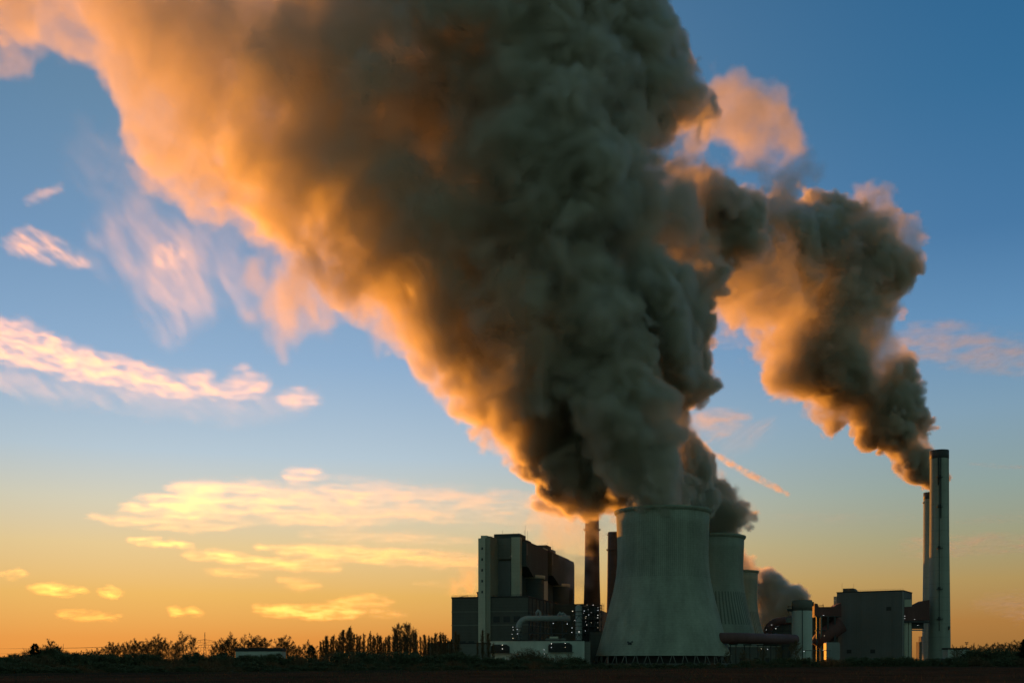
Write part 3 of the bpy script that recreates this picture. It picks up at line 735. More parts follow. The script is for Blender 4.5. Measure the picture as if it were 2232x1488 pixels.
tree('conifer', 428, 1421, 500, 'dark dome shaped evergreen just left of the pylon foot', wide=1.5)
tree('conifer', 487, 1423, 500, 'broad dark evergreen just right of the pylon foot', wide=2.3)
tree('conifer', 48, 1429, 480, 'small dark evergreen left of the tall pointed conifer', wide=1.6)
tree('conifer', 222, 1432, 480, 'small dark evergreen at the left end of the bare birch row', wide=1.4)
tree('conifer', 678, 1406, 600, 'low dark evergreen right of the white shed', wide=1.1)
tree('round', 108, 1394, 540, 'bare ragged tree leaning out behind the pointed conifer')
tree('round', 130, 1408, 540, 'smaller bare tree right of the pointed conifer')
G1 = 'bare birches in the row between the left edge and the pylon'
for px, top in ((240, 1401), (246, 1402), (254, 1408), (262, 1402), (272, 1404), (281, 1398), (290, 1402), (299, 1393), (309, 1400), (318, 1400), (326, 1397), (335, 1394), (346, 1384), (354, 1392), (368, 1399), (380, 1404), (388, 1398)):
    tree('round', px, top, 560, 'bare round crowned birch in the dense row left of the pylon', G1)
tree('round', 400, 1383, 560, 'tallest bare birch of the row, right beside the pylon', wide=1.1)
tree('round', 421, 1386, 575, 'slimmer bare birch nearly touching the pylon arms', wide=.7)
G2 = 'bare birches around the white shed'
for px, top in ((464, 1406), (474, 1396), (483, 1398), (490, 1392), (498, 1390), (506, 1385), (516, 1398), (533, 1389), (545, 1394), (553, 1387), (562, 1391), (571, 1388), (580, 1392), (606, 1398), (615, 1386), (627, 1390), (634, 1400)):
    tree('round', px, top, 700, 'bare birch rising behind the white shed', G2)
G6 = 'low bare scrub trees at the far left'
for px, top in ((52, 1416), (64, 1410), (92, 1406), (102, 1409), (118, 1403), (126, 1412), (140, 1414), (148, 1419), (158, 1421), (168, 1422), (30, 1422)):
    tree('shrub' if px % 4 else 'twiggy', px, top, 540, 'tall dark thicket round the pointed conifer at far left', 'thickets round the pointed conifer', wide=.9)
for px, top in ((178, 1419), (192, 1417), (204, 1416), (214, 1413), (226, 1410)):
    tree('round', px, top, 600, 'low bare tree between the pointed conifer and the birch row', G6)
tree('round', 668, 1399, 590, 'bare round tree alone in the gap where the sky glows brightest')
for px, top in ((185, 1424), (198, 1421), (208, 1424), (216, 1420), (20, 1426), (32, 1425), (8, 1428)):
    tree('round', px, top, 900, 'tiny far off bare tree low on the left horizon', 'far bare trees on the left horizon')
for px, top in ((640, 1406), (648, 1410), (656, 1408), (688, 1409), (712, 1403)):
    tree('round', px, top, 640, 'low bare tree beside the glowing gap', 'low bare trees beside the glowing gap')
tree('spread', 867, 1352, 600, 'left one of the two tallest bare trees before the poplars', wide=.8)
tree('spread', 888, 1354, 590, 'right one of the two tallest bare trees, widely branched', wide=1.0)
G3 = 'poplars in the long row left of the power station'
for px in list(range(716, 1000, 5)):
    top = 1388 + 5 * math.sin(px * .13) + random.uniform(-6, 9) - (8 if 742 < px < 780 else 0) - (4 if px > 955 else 0)
    tree('poplar', px + random.uniform(-2, 2), top, random.uniform(600, 690), 'slim bare poplar in the long row left of the power station', G3, wide=random.uniform(.8, 1.25))
for px in (700, 706, 712): tree('poplar', px, 1400 - (px - 700) * .4, 620, 'short poplar at the left end of the poplar row', G3, wide=1.2)
for px, top in ((1052, 1376), (1066, 1383), (1041, 1402), (1075, 1404)):
    tree('poplar', px, top, 640, 'thin bare tree in front of the pale stair tower', 'thin bare trees in front of the stair tower', wide=.9)
tree('pale', 1731, 1394, 620, 'bare tree with a pale forked trunk in front of the silo', wide=1.3)
for px, top in ((1700, 1407), (1662, 1411), (1620, 1416), (1585, 1419)):
    tree('round', px, top, 640, 'thin bare tree in front of the low service building', 'bare trees in front of the service building')
G4 = 'bare trees along the far right horizon'
for px in range(2082, 2250, 9):
    top = 1409 - 12 * max(0, (px - 2100) / 140) + random.uniform(-3, 3)
    tree('round', px, top, random.uniform(900, 1050), 'bare tree in the far row at the right edge', G4)
tree('conifer', 2236, 1393, 480, 'tall dark evergreen cut off by the right edge', wide=1.3)
for px, wd in ((2140, 2.2), (2165, 2.4), (2190, 2.4), (2212, 2.4), (2122, 1.8)):
    tree('shrub', px, 1412 + random.uniform(-2, 2), 720, 'big dark thicket below the bare trees at the right edge', 'big dark thickets at the right', wide=1.2)
for px, top in ((1150, 1408), (1132, 1415), (1168, 1413), (1118, 1420), (1185, 1420), (1215, 1424), (1240, 1422)):
    tree('twiggy', px, top, 600, 'bare twiggy bush in front of the pale pump house', 'bare bushes in front of the pump house', wide=1.0)
G5 = 'dark shrubs along the far side of the field'
i = 0
for px in np.arange(-40, 2290, 15.5):
    left = px < 1040
    d = random.uniform(430, 520)
    top = (1424 if left else 1434) + random.uniform(-7, 5)
    if 620 < px < 720: top += 3
    if left and px > 690: top -= 4
    if 1275 < px < 1610: top = random.uniform(1441, 1446)
    tree('shrub' if random.random() < .8 else 'twiggy', px + random.uniform(-5, 5), top, d, 'low dark winter shrub in the hedge beyond the field', G5, wide=1.25)
def foot(px):
    d = 200.0
    for _ in range(30): d = .5 * d + .5 * edge(X(px, d))
    return d
for row, gap in ((0, 21), (1, 26)):
    for px in np.arange(-50, 2290, gap):
        d = foot(px) * (random.uniform(1.03, 1.12) if row == 0 else random.uniform(1.15, 1.5))
        if d > 700: continue
        hh = random.uniform(.9, 1.6) if row == 0 or px > 1260 else random.uniform(1.4, 2.6)
        tree('shrub' if random.random() < .6 else 'twiggy', px + random.uniform(-8, 8), HY + (EYE - hh) * FPX / d, d, 'low dark winter shrub in the hedge beyond the field', G5, wide=random.uniform(1.5, 2.4))

def pylon(label, px, top, d):
    t = thing('power_pylon', label, 'pylon', (X(px, d), d, 0), 0.25)
    h = Z(top, d); w0, w1 = h * .085, h * .02
    b = MB(); zs = [0, .14, .27, .39, .50, .60, .70, .80, 1.0]
    def wd(f): return max(.15, w0 + (w1 - w0) * min(1, f / .6)) if f <= .6 else max(.12, w1 * (1 - (f - .6) / .42))
    for f0, f1 in zip(zs, zs[1:]):
        for sx in (-1, 1):
            for sy in (-1, 1):
                b.bar((sx * wd(f0), sy * wd(f0), f0 * h), (sx * wd(f1), sy * wd(f1), f1 * h), .2)
        for sy in (-1, 1):
            b.bar((-wd(f0), sy * wd(f0), f0 * h), (wd(f1), sy * wd(f1), f1 * h), .13); b.bar((wd(f0), sy * wd(f0), f0 * h), (-wd(f1), sy * wd(f1), f1 * h), .13)
            b.bar((sy * wd(f0), -wd(f0), f0 * h), (sy * wd(f1), wd(f1), f1 * h), .13)
    b.build('mast', M['steel'], t)
    ends = []
    for f, hw in ((.58, .20), (.73, .235)):
        z = f * h; a = hw * h; b = MB()
        for sx in (-1, 1):
            for sy in (-1, 1): b.bar((0, sy * .5, z), (sx * a, 0, z), .11)
            b.bar((sx * .2, 0, z + .055 * h), (sx * a, 0, z + .02), .1)
            for k in (.35, .65): b.bar((sx * a * k, 0, z), (sx * a * (k - .15), 0, z + .04 * h * (1 - k)), .07)
        b.build('crossarm', M['steel'], t)
        for s_ in (-.97, -.55, .55, .97):
            MB().tube([(s_ * a, 0, z), (s_ * a, 0, z - .05 * h)], .12, 6).build('insulator', M['glass'], t); ends.append((s_ * a, z - .05 * h))
    return t, ends
p1, e1 = pylon('tall lattice power pylon among the bare birches at left', 446.5, 1377, 1250)
p2, e2 = pylon('small far lattice pylon half hidden behind the poplars', 827, 1388, 1700)
def world_end(p, e): return p.matrix_basis @ Vector((e[0], 0, e[1]))
for a, b_ in zip(e1, e2):
    A, B = world_end(p1, a), world_end(p2, b_)
    for P0, P1 in ((A, B), (A, A + Vector((-430, -160, 2)))):
        pts = []
        for t in np.linspace(0, 1, 17):
            q = P0.lerp(P1, t); q.z -= 9 * 4 * t * (1 - t); pts.append(q)
        tag(MB().tube(pts, .055, 4).build('power_cable', M['cable']), 'thin overhead cable strung from the tall lattice pylon', 'cable', 'overhead power cables')
po = thing('thin_pole', 'thin bare pole sticking up left of the birch row', 'pole', (X(138, 520), 520, 0))
MB().tube([(0, 0, 0), (0, 0, Z(1402, 520))], [.14, .07], 6).build('mast', M['steel'], po)
# ------------------------------------------------------------------ steam and clouds (density grids grown from swarms of puffs)
def inside(poly, x, y):
    poly = np.asarray(poly, float); n = len(poly)
    res = np.zeros(x.shape, bool); d = np.full(x.shape, 1e9)
    for i in range(n):
        x1, y1 = poly[i]; x2, y2 = poly[(i + 1) % n]
        if y1 != y2:
            res ^= ((y1 > y) != (y2 > y)) & (x < (x2 - x1) * (y - y1) / (y2 - y1) + x1)
        dx, dy = x2 - x1, y2 - y1
        t = np.clip(((x - x1) * dx + (y - y1) * dy) / (dx * dx + dy * dy + 1e-9), 0, 1)
        d = np.minimum(d, np.hypot(x - x1 - t * dx, y - y1 - t * dy))
    return res, d

def fill(poly, dist, radii, tmax, flat=1.0, lean=None, ease=0.9):
    """puffs that fill an outline and give it a real, rounded depth: {radius: [(x, y, z)]} in metres"""
    s = dist / FPX
    P = np.asarray(poly, float)
    x0, y0 = P.min(0); x1, y1 = P.max(0)
    out = {}
    for rad in radii:
        step = rad * 0.62 / s
        gx, gy = np.meshgrid(np.arange(int((x1 - x0) / step) + 2), np.arange(int((y1 - y0) / step) + 2))
        gx = x0 + (gx + rng.uniform(-.5, .5, gx.shape)) * step
        gy = y0 + (gy + rng.uniform(-.5, .5, gy.shape)) * step
        ok, d = inside(poly, gx, gy)
        dm = d * s
        ok &= dm > rad * ease
        pts = []
        for px, py, m in zip(gx[ok], gy[ok], dm[ok]):
            half = max(0.0, min(m * flat, tmax) - rad * 0.9)
            n = int(2 * half / (rad * 0.8)) + 1
            for k in range(n):
                y = dist + (0 if n == 1 else (-half + 2 * half * k / (n - 1))) + random.uniform(-.3, .3) * rad
                if lean: y += lean(px, py)
                pts.append((X(px, y if lean else dist), y, Z(py, y if lean else dist)))
        if pts: out[rad] = pts
    return out

class GN:
    def __init__(s, name):
        s.t = bpy.data.node_groups.new(name, 'GeometryNodeTree')
        s.t.interface.new_socket('Geometry', in_out='INPUT', socket_type='NodeSocketGeometry')
        s.t.interface.new_socket('Geometry', in_out='OUTPUT', socket_type='NodeSocketGeometry')
        s.o = s.n('NodeGroupOutput')
    def n(s, t): return s.t.nodes.new(t)
    def put(s, sock, v):
        if hasattr(v, 'is_linked'): s.t.links.new(v, sock)
        else: sock.default_value = v
    def m(s, op, *a, clamp=False):
        n = s.n('ShaderNodeMath'); n.operation = op; n.use_clamp = clamp
        for i, v in enumerate(a): s.put(n.inputs[i], v)
        return n.outputs[0]
    def v(s, op, *a):
        n = s.n('ShaderNodeVectorMath'); n.operation = op
        for i, v in enumerate(a): s.put(n.inputs[3] if (op == 'SCALE' and i == 1) else n.inputs[i], v)
        return n.outputs[0]
    def noise(s, vec, size, detail, color=False, rough=0.5):
        n = s.n('ShaderNodeTexNoise'); s.put(n.inputs['Vector'], vec)
        n.inputs['Scale'].default_value = 1.0 / size; n.inputs['Detail'].default_value = detail
        n.inputs['Roughness'].default_value = rough
        return n.outputs['Color'] if color else n.outputs[0]
    def mr(s, v, a, b, c=0.0, d=1.0, smooth=True):
        n = s.n('ShaderNodeMapRange'); n.interpolation_type = 'SMOOTHSTEP' if smooth else 'LINEAR'
        for i, q in enumerate((v, a, b, c, d)): s.put(n.inputs[i], q)
        return n.outputs[0]
    def xyz(s, vec):
        n = s.n('ShaderNodeSeparateXYZ'); s.put(n.inputs[0], vec); return n.outputs

def vapour(name, puffs, voxel, mat, label, cat, group=None, warp=(14, 60), fine=(4, 12), bumps=((9, 26), (3.5, 9)),
           soft=4.0, dens=0.1, bumpf=None, stretch=(1, 1, 1), shear=0.0, pad=None, ragged_edge=None):
    pts, rid = [], []
    for rad, ps in puffs.items():
        pts += ps; rid += [rad] * len(ps)
    P = np.array(pts); rr = np.array(rid, float)
    me = bpy.data.meshes.new(name); me.from_pydata([tuple(p) for p in pts], [], [])
    me.attributes.new('puff', 'FLOAT', 'POINT').data.foreach_set('value', rr.astype(np.float32))
    swarm = bpy.data.objects.new(name + '_puffs', me)          # point data only, never linked into the scene
    ob = bpy.data.objects.new(name, bpy.data.volumes.new(name)); COL.objects.link(ob)
    g = GN(name)
    info = g.n('GeometryNodeObjectInfo'); info.inputs['Object'].default_value = swarm
    geo = info.outputs['Geometry']
    pos = g.n('GeometryNodeInputPosition').outputs[0]
    at = g.n('GeometryNodeInputNamedAttribute'); at.data_type = 'FLOAT'; at.inputs[0].default_value = 'puff'
    npos = pos
    if shear:                                                  # streaks that fall away slantwise
        x, y, z = g.xyz(pos)
        cb = g.n('ShaderNodeCombineXYZ'); g.put(cb.inputs[0], g.m('ADD', x, g.m('MULTIPLY', z, shear))); g.put(cb.inputs[1], y); g.put(cb.inputs[2], z)
        npos = cb.outputs[0]
    if stretch != (1, 1, 1): npos = g.v('MULTIPLY', g.v('ADD', npos, g.v('SCALE', g.v('SUBTRACT', g.noise(pos, warp[1] * .6, 3, True), (.5, .5, .5)), warp[0] * 1.6)), stretch)
    def w(size, amp, detail):
        return g.v('SCALE', g.v('SUBTRACT', g.noise(npos, size, detail, True), (0.5, 0.5, 0.5)), 2 * amp)
    q = g.v('ADD', g.v('ADD', pos, w(warp[1], warp[0], 2)), w(fine[1], fine[0], 3))
    d = None
    for rad in puffs:
        sp = g.n('GeometryNodeSeparateGeometry'); sp.domain = 'POINT'
        g.t.links.new(geo, sp.inputs[0])
        c = g.n('FunctionNodeCompare'); c.data_type = 'FLOAT'; c.operation = 'EQUAL'
        g.put(c.inputs[0], at.outputs[0]); c.inputs[1].default_value = rad; c.inputs['Epsilon'].default_value = rad * 0.01
        g.t.links.new(c.outputs[0], sp.inputs['Selection'])
        pr = g.n('GeometryNodeProximity'); pr.target_element = 'POINTS'
        g.t.links.new(sp.outputs[0], pr.inputs[0])
        g.put(pr.inputs['Sample Position'] if 'Sample Position' in pr.inputs else pr.inputs['Source Position'], q)
        dk = g.m('SUBTRACT', pr.outputs['Distance'], rad)
        d = dk if d is None else g.m('SMOOTH_MIN', d, dk, rad * 0.5)
    bk = bumpf(g, pos) if bumpf else 1.0
    for amp, size in bumps:                                    # rounded billows pushed outwards between sharp creases
        b = g.m('ABSOLUTE', g.m('SUBTRACT', g.noise(q, size * 1.6, 0), 0.5))
        b = g.m('MULTIPLY', g.m('SUBTRACT', g.m('MINIMUM', b, 0.25), 0.08), amp * 6)
        d = g.m('SUBTRACT', d, g.m('MULTIPLY', b, bk))
    if ragged_edge:                                            # torn, many-scaled fraying of the outline
        amp, size = ragged_edge
        amp = amp(g, pos) if callable(amp) else amp
        d = g.m('ADD', d, g.m('MULTIPLY', g.m('SUBTRACT', g.noise(npos if stretch != (1, 1, 1) else q, size, 6, rough=.6), 0.5), g.m('MULTIPLY', amp, 2.0)))
    sf = soft(g, pos, npos) if callable(soft) else soft
    den = dens(g, pos, npos) if callable(dens) else dens
    den = g.m('MULTIPLY', g.m('MULTIPLY', g.mr(g.m('DIVIDE', d, sf), 0.5, -0.5), den), GRID)
    vc = g.n('GeometryNodeVolumeCube')
    pad = pad or warp[0] + 3
    mn = P.min(0) - rr.max() - pad; mx = P.max(0) + rr.max() + pad
    g.put(vc.inputs['Density'], den)
    vc.inputs['Min'].default_value = mn; vc.inputs['Max'].default_value = mx
    vx = voxel if isinstance(voxel, tuple) else (voxel,) * 3
    for i, ax in enumerate('XYZ'): vc.inputs['Resolution ' + ax].default_value = max(4, int((mx[i] - mn[i]) / vx[i]) + 1)
    sm = g.n('GeometryNodeSetMaterial'); sm.inputs['Material'].default_value = mat
    g.t.links.new(vc.outputs[0], sm.inputs[0]); g.t.links.new(sm.outputs[0], g.o.inputs[0])
    md = ob.modifiers.new('vapour', 'NODES'); md.node_group = g.t
    ob.data.materials.append(mat)
    ob['label'] = label; ob['category'] = cat
    if group: ob['group'] = group
    return ob

GRID = 500.0                                                 # grids hold density x 500 so that thin veils are not clipped away
def vapour_mat(name, color, g):
    m = bpy.data.materials.new(name); m.use_nodes = True
    t = m.node_tree; t.nodes.remove(t.nodes['Principled BSDF'])
    pv = t.nodes.new('ShaderNodeVolumePrincipled')
    pv.inputs['Color'].default_value = (*color, 1); pv.inputs['Density'].default_value = 1.0 / GRID
    pv.inputs['Anisotropy'].default_value = g
    t.links.new(pv.outputs[0], t.nodes['Material Output'].inputs['Volume'])
    return m
steam_white = vapour_mat('steam_white', (0.92, 0.885, 0.80), 0.55)
cirrus_white = vapour_mat('cirrus_white', (0.98, 0.98, 0.98), 0.76)

MAIN = [(1345, 1130), (1285, 1108), (1208, 1076), (1172, 1032), (1115, 1000), (1060, 965), (995, 905), (945, 850), (905, 822), (885, 765), (850, 760),
        (800, 735), (745, 680), (690, 600), (610, 560), (510, 515), (400, 475), (335, 390), (290, 330), (252, 220), (178, 128), (98, 84), (-30, 60), (-230, 0),
        (-230, -200), (1400, -200), (1425, -60), (1432, 60), (1492, 115), (1520, 190), (1520, 275), (1490, 310), (1530, 365), (1600, 400), (1690, 440), (1690, 560), (1580, 590),
        (1548, 660), (1550, 720), (1538, 790), (1555, 850), (1525, 893), (1495, 908), (1505, 985), (1560, 1020), (1605, 1070), (1620, 1110), (1612, 1150),
        (1560, 1168), (1520, 1168)]
FRONT = [(1352, 1122), (1345, 1050), (1310, 980), (1262, 900), (1225, 800), (1190, 690), (1210, 600), (1290, 560), (1370, 640), (1418, 740), (1442, 850), (1470, 930),
         (1463, 985), (1475, 1040), (1484, 1080), (1530, 1097), (1542, 1122)]
RIGHT = [(2030, 1075), (2020, 1050), (2000, 1034), (1970, 1022), (1925, 990), (1875, 958), (1852, 912), (1830, 918), (1795, 918), (1772, 880), (1705, 862), (1685, 820), (1655, 780),
         (1645, 720), (1605, 690), (1548, 668), (1440, 660), (1420, 520), (1480, 420), (1600, 425), (1690, 434), (1770, 436), (1850, 450), (1945, 460), (1985, 500), (1995, 580),
         (1965, 605), (1970, 645), (1935, 700), (1950, 748), (1980, 770), (1998, 830), (1985, 880), (2022, 922), (2032, 955), (2040, 1020), (2042, 1072)]

def swirl(g, pos, size, amp):
    return g.v('ADD', pos, g.v('SCALE', g.v('SUBTRACT', g.noise(pos, size, 2, True), (.5, .5, .5)), amp * 2))
def main_dens(g, pos, npos):
    x, y, z = g.xyz(pos)
    base = g.m('MULTIPLY', g.mr(x, -330.0, -40.0, 0.0095, 0.032), g.mr(x, -90.0, 110.0, 1.0, 5.0))
    s1 = swirl(g, pos, 55, 26)
    n = g.m('ADD', g.m('MULTIPLY', g.noise(s1, 85, 6, rough=.6), .7), g.m('MULTIPLY', g.noise(s1, 24, 4, rough=.6), .3))
    return g.m('MULTIPLY', g.m('MULTIPLY', base, g.mr(n, 0.43, 0.57, 0.03, 2.5)), g.mr(z, 120.0, 190.0, 2.5, 1.0))
def main_soft(g, pos, npos):
    x, y, z = g.xyz(pos)
    return g.mr(x, -150.0, 140.0, 4.5, 2.6)
def main_bump(g, pos):
    x, y, z = g.xyz(pos)
    return g.m('MULTIPLY', g.mr(g.noise(pos, 80, 1), 0.35, 0.65, 0.4, 1.3), g.mr(x, 40.0, 160.0, 0.75, 1.0))
vapour('steam_plume', fill(MAIN, 875, (13, 28, 58), 100, lean=lambda px, py: 85 * min(1, max(0, (px - 1440) / 80))), 1.9, steam_white,
       'huge dark steam plume over the rear cooling tower, spreading to a glowing orange top left', 'steam plume',
       dens=main_dens, soft=main_soft, bumpf=main_bump, bumps=((9, 42), (6.5, 18), (4.2, 8)), warp=(16, 70), fine=(5, 12),
       ragged_edge=(lambda g, p: g.mr(g.xyz(p)[0], -60., 140., 9., 2.5), 30))
vapour('steam_plume', fill(FRONT, 788, (8, 18, 36), 38), 1.6, steam_white,
       'teal grey steam column pouring straight out of the nearest cooling tower', 'steam plume',
       dens=lambda g, p, n: g.mr(g.noise(p, 40, 5), 0.38, 0.62, 0.08, 0.3), soft=lambda g, p, n: g.mr(g.xyz(p)[0], 50.0, 95.0, 8.0, 2.6),
       bumps=((7, 28), (4.5, 12), (2.2, 6)), ragged_edge=(2.0, 16))
vapour('steam_plume', fill(RIGHT, 1238, (5, 13, 30), 55, lean=lambda px, py: -230 * min(1, max(0, (1760 - px) / 260))), 2.0, steam_white,
       'grey and orange smoke plume drifting left from the tall stacks at right', 'steam plume',
       dens=lambda g, p, n: g.m('MULTIPLY', g.mr(g.noise(swirl(g, p, 50, 20), 65, 6, rough=.6), 0.41, 0.59, 0.1, 1.6), g.m('MULTIPLY', g.m('MAXIMUM', g.mr(g.xyz(p)[0], 220., 380., .04, .18), g.mr(g.xyz(p)[2], 385., 440., .03, .15)), g.mr(g.xyz(p)[2], 200., 300., 3., 1.))), soft=lambda g, p, n: g.mr(g.xyz(p)[0], 280.0, 400.0, 6.0, 2.8),
       bumps=((9, 40), (6.5, 17), (4.2, 7.5)), warp=(12, 60), fine=(4, 11), ragged_edge=(lambda g, p: g.mr(g.xyz(p)[0], 240., 400., 7., 2.), 26))
# smaller steam
vapour('steam_plume', fill([(1470, 1172), (1480, 1060), (1490, 990), (1530, 1012), (1562, 1042), (1586, 1076), (1604, 1112), (1600, 1140), (1612, 1160), (1605, 1172)], 966, (4.5, 10, 20), 42, ease=.75), 1.7, steam_white,
       'dark lumpy steam bulging right over the rim of the middle cooling tower', 'steam plume', dens=lambda g, p, n: g.mr(g.noise(p, 30, 4), .38, .62, .25, .6), soft=2.8, bumps=((7, 30), (4.5, 13), (2.4, 6)), warp=(7, 36), fine=(3, 9))
vapour('steam_plume', fill([(1552, 1262), (1590, 1215), (1602, 1196), (1618, 1194), (1634, 1216), (1640, 1242), (1652, 1250), (1650, 1262)], 1334, (5, 10), 22), 2.4, steam_white,
       'small pale steam puff at the lip of the farthest cooling tower', 'steam plume', dens=0.16, soft=3.0, bumps=((6, 22), (3, 8)), warp=(5, 30), fine=(3, 10))
vapour('steam_plume', fill([(1640, 1420), (1628, 1330), (1640, 1262), (1665, 1240), (1702, 1252), (1732, 1274), (1752, 1290), (1772, 1311), (1736, 1318), (1728, 1345), (1700, 1390), (1672, 1420)], 1480, (6, 13, 24), 45), 2.8, steam_white,
       'grey steam bank drifting low between the farthest tower and the silo', 'steam plume', dens=lambda g, p, n: g.mr(g.noise(p, 40, 4), .35, .65, .15, .5), soft=lambda g, p, n: g.mr(g.xyz(p)[0], 330., 400., 10., 4.), bumps=((7, 28), (3, 9)), warp=(8, 40))
def ragged(lo, hi, size, top, edge=0.12):
    return lambda g, p, n: g.m('MULTIPLY', g.mr(g.noise(n, size, 6, rough=.6), .5 - edge + lo, .5 + edge + hi), top)
vapour('smoke_wisp', fill([(1300, 1125), (1262, 1090), (1220, 1072), (1150, 1080), (1160, 1110), (1130, 1165), (1180, 1200), (1235, 1215), (1240, 1310), (1272, 1315), (1285, 1200), (1330, 1180), (1345, 1130)], 975, (5, 11), 18, ease=.5), 2.0, steam_white,
       'thin torn brown smoke round the tops of the brick chimneys', 'smoke', dens=ragged(.04, .08, 26, .022), soft=10.0, bumps=((6, 22),), warp=(9, 40))
vapour('smoke_wisp', fill([(1040, 1310), (985, 1290), (975, 1265), (1010, 1235), (1045, 1210), (1048, 1260), (1046, 1300)], 870, (3, 6), 8, ease=.4), 1.4, steam_white,
       'faint smoke wisp curling beside the pale stair tower', 'smoke', dens=ragged(.05, .06, 12, .05), soft=6.0, bumps=((3, 9),), warp=(5, 18))
vapour('smoke_wisp', fill([(560, 570), (640, 560), (700, 610), (760, 690), (720, 720), (660, 720), (625, 800), (605, 790), (595, 730), (540, 700), (530, 630)], 930, (8, 16), 26, ease=.6), 2.4, steam_white,
       'pale pink veil hanging below the ragged left edge of the huge plume', 'smoke', dens=ragged(-.01, .05, 30, .028, .08), soft=10.0, bumps=((7, 26),), warp=(14, 60), stretch=(1, 1, .5), ragged_edge=(20, 50))
vapour('smoke_wisp', fill([(-60, 40), (90, 62), (178, 118), (160, 140), (70, 120), (65, 158), (10, 150), (-60, 160)], 940, (7, 14), 24, ease=.5), 2.4, steam_white,
       'torn grey pink shreds at the top left corner under the plume', 'smoke', dens=ragged(.0, .06, 34, .018), soft=8.0, bumps=((7, 26),), warp=(10, 50))
vapour('smoke_wisp', fill([(1480, 335), (1500, 260), (1530, 185), (1600, 178), (1690, 188), (1702, 235), (1750, 310), (1772, 400), (1748, 455), (1690, 450), (1668, 370), (1610, 340), (1560, 280), (1535, 290), (1525, 345), (1500, 350)], 1000, (5, 11, 20), 26, ease=.7), 2.2, steam_white,
       'glowing orange pink smoke puff arching right of the huge plume', 'smoke', dens=ragged(-.07, .03, 28, .045, .09), soft=7.0, bumps=((7, 26), (4, 11)), warp=(12, 50), ragged_edge=(7, 24))
vapour('smoke_wisp', fill([(1850, 462), (1852, 430), (1866, 400), (1900, 390), (1942, 402), (1950, 440), (1968, 468), (1930, 480)], 1238, (5, 10), 20), 2.4, steam_white,
       'small glowing orange puff on top of the plume from the tall stacks', 'smoke', dens=ragged(-.06, .05, 24, .05, .1), soft=5.0, bumps=((6, 22), (4, 10)), warp=(8, 40), ragged_edge=(4, 18))

vapour('smoke_wisp', fill([(1152, 1088), (1190, 1074), (1232, 1084), (1284, 1098), (1280, 1128), (1236, 1122), (1196, 1112), (1166, 1108)], 985, (2.6, 5.5), 9, ease=.7), 1.3, steam_white,
       'small dark curled puffs left of the top of the first brick chimney', 'smoke', dens=.16, soft=3.0, bumps=((4, 14), (2, 5)), warp=(6, 22), fine=(2.5, 7), ragged_edge=(4, 12))

# ------------------------------------------------------------------ cirrus, each a real bank of thin air-borne ice far behind the plant
CD = 12000.0
def cirrus(name, poly, label, top, size=80, radii=(16, 40), soft=190.0, stretch=(.17, .06, 1), shear=0.0, fray=95, tmax=60, vox=(18, 40, 9), ease=.6, warp=(40, 420)):
    return vapour(name, fill(poly, CD, radii, tmax, ease=ease), vox, cirrus_white, label, 'cloud', None, warp=warp, fine=(14, 110), bumps=(),
                  soft=soft, dens=lambda g, p, n: g.m('MULTIPLY', g.mr(g.noise(n, size * .7, 6, rough=.65), .36, .68, .08, 1.5), top * .38), stretch=stretch, shear=shear, ragged_edge=(fray, size))
cirrus('cirrus_cloud', [(-60, 700), (60, 716), (110, 738), (215, 772), (300, 792), (390, 818), (450, 812), (466, 850), (400, 858), (300, 842), (200, 828), (100, 800), (-60, 772)],
       'long bright cream cloud streak slanting down from the left edge', .0065, stretch=(.3, .06, .9), fray=95, shear=.7, soft=190, warp=(70, 360))
cirrus('cirrus_cloud', [(-60, 790), (200, 838), (400, 862), (600, 868), (690, 862), (640, 902), (520, 916), (350, 890), (120, 868), (-60, 840)],
       'faint grey veil hanging under the long bright streak', .0009, shear=.9, stretch=(.5, .06, .4), fray=130, soft=300, size=130, warp=(90, 400))
cirrus('cirrus_cloud', [(470, 852), (498, 822), (528, 802), (548, 815), (582, 835), (560, 856), (510, 862)], 'small bright fluffy cloud at the right end of the long streak', .006)
cirrus('cirrus_cloud', [(600, 876), (625, 858), (655, 850), (662, 862), (694, 866), (680, 876), (640, 886)], 'tiny pinkish cloud scrap right of the small fluffy one', .007)
cirrus('cirrus_cloud', [(255, 1113), (330, 1088), (390, 1066), (480, 1056), (620, 1062), (760, 1050), (900, 1064), (1060, 1076), (1180, 1085), (1270, 1112), (1230, 1142), (900, 1134), (700, 1138), (500, 1132), (340, 1120)],
       'broad flat luminous cream cloud left of the boiler house', .0050, fray=110, size=90, soft=210)
cirrus('cirrus_cloud', [(622, 1037), (645, 1030), (690, 1029), (706, 1036), (680, 1046), (645, 1046)], 'small white cloud scrap floating above the broad flat cloud', .007)
cirrus('cirrus_cloud', [(540, 1189), (700, 1193), (900, 1200), (1060, 1213), (1060, 1232), (860, 1229), (700, 1213)], 'long yellow cloud streak ending behind the pale stair tower', .011, fray=55, soft=100, ease=.4)
cirrus('cirrus_cloud', [(430, 1206), (560, 1216), (680, 1226), (750, 1232), (740, 1242), (640, 1240), (520, 1226)], 'short yellow streak beneath the long yellow one', .009, fray=50, soft=90, ease=.4)
cirrus('cirrus_cloud', [(265, 1177), (350, 1178), (440, 1190), (380, 1191), (310, 1184)], 'thin pale sliver of cloud above the far left birches', .010, fray=35, soft=60, ease=.4, radii=(14, 30))
cirrus('cirrus_cloud', [(545, 1322), (620, 1322), (740, 1321), (800, 1327), (770, 1341), (680, 1340), (580, 1335)], 'brightest lemon yellow streak low over the poplars', .016, fray=50, soft=90, ease=.4)
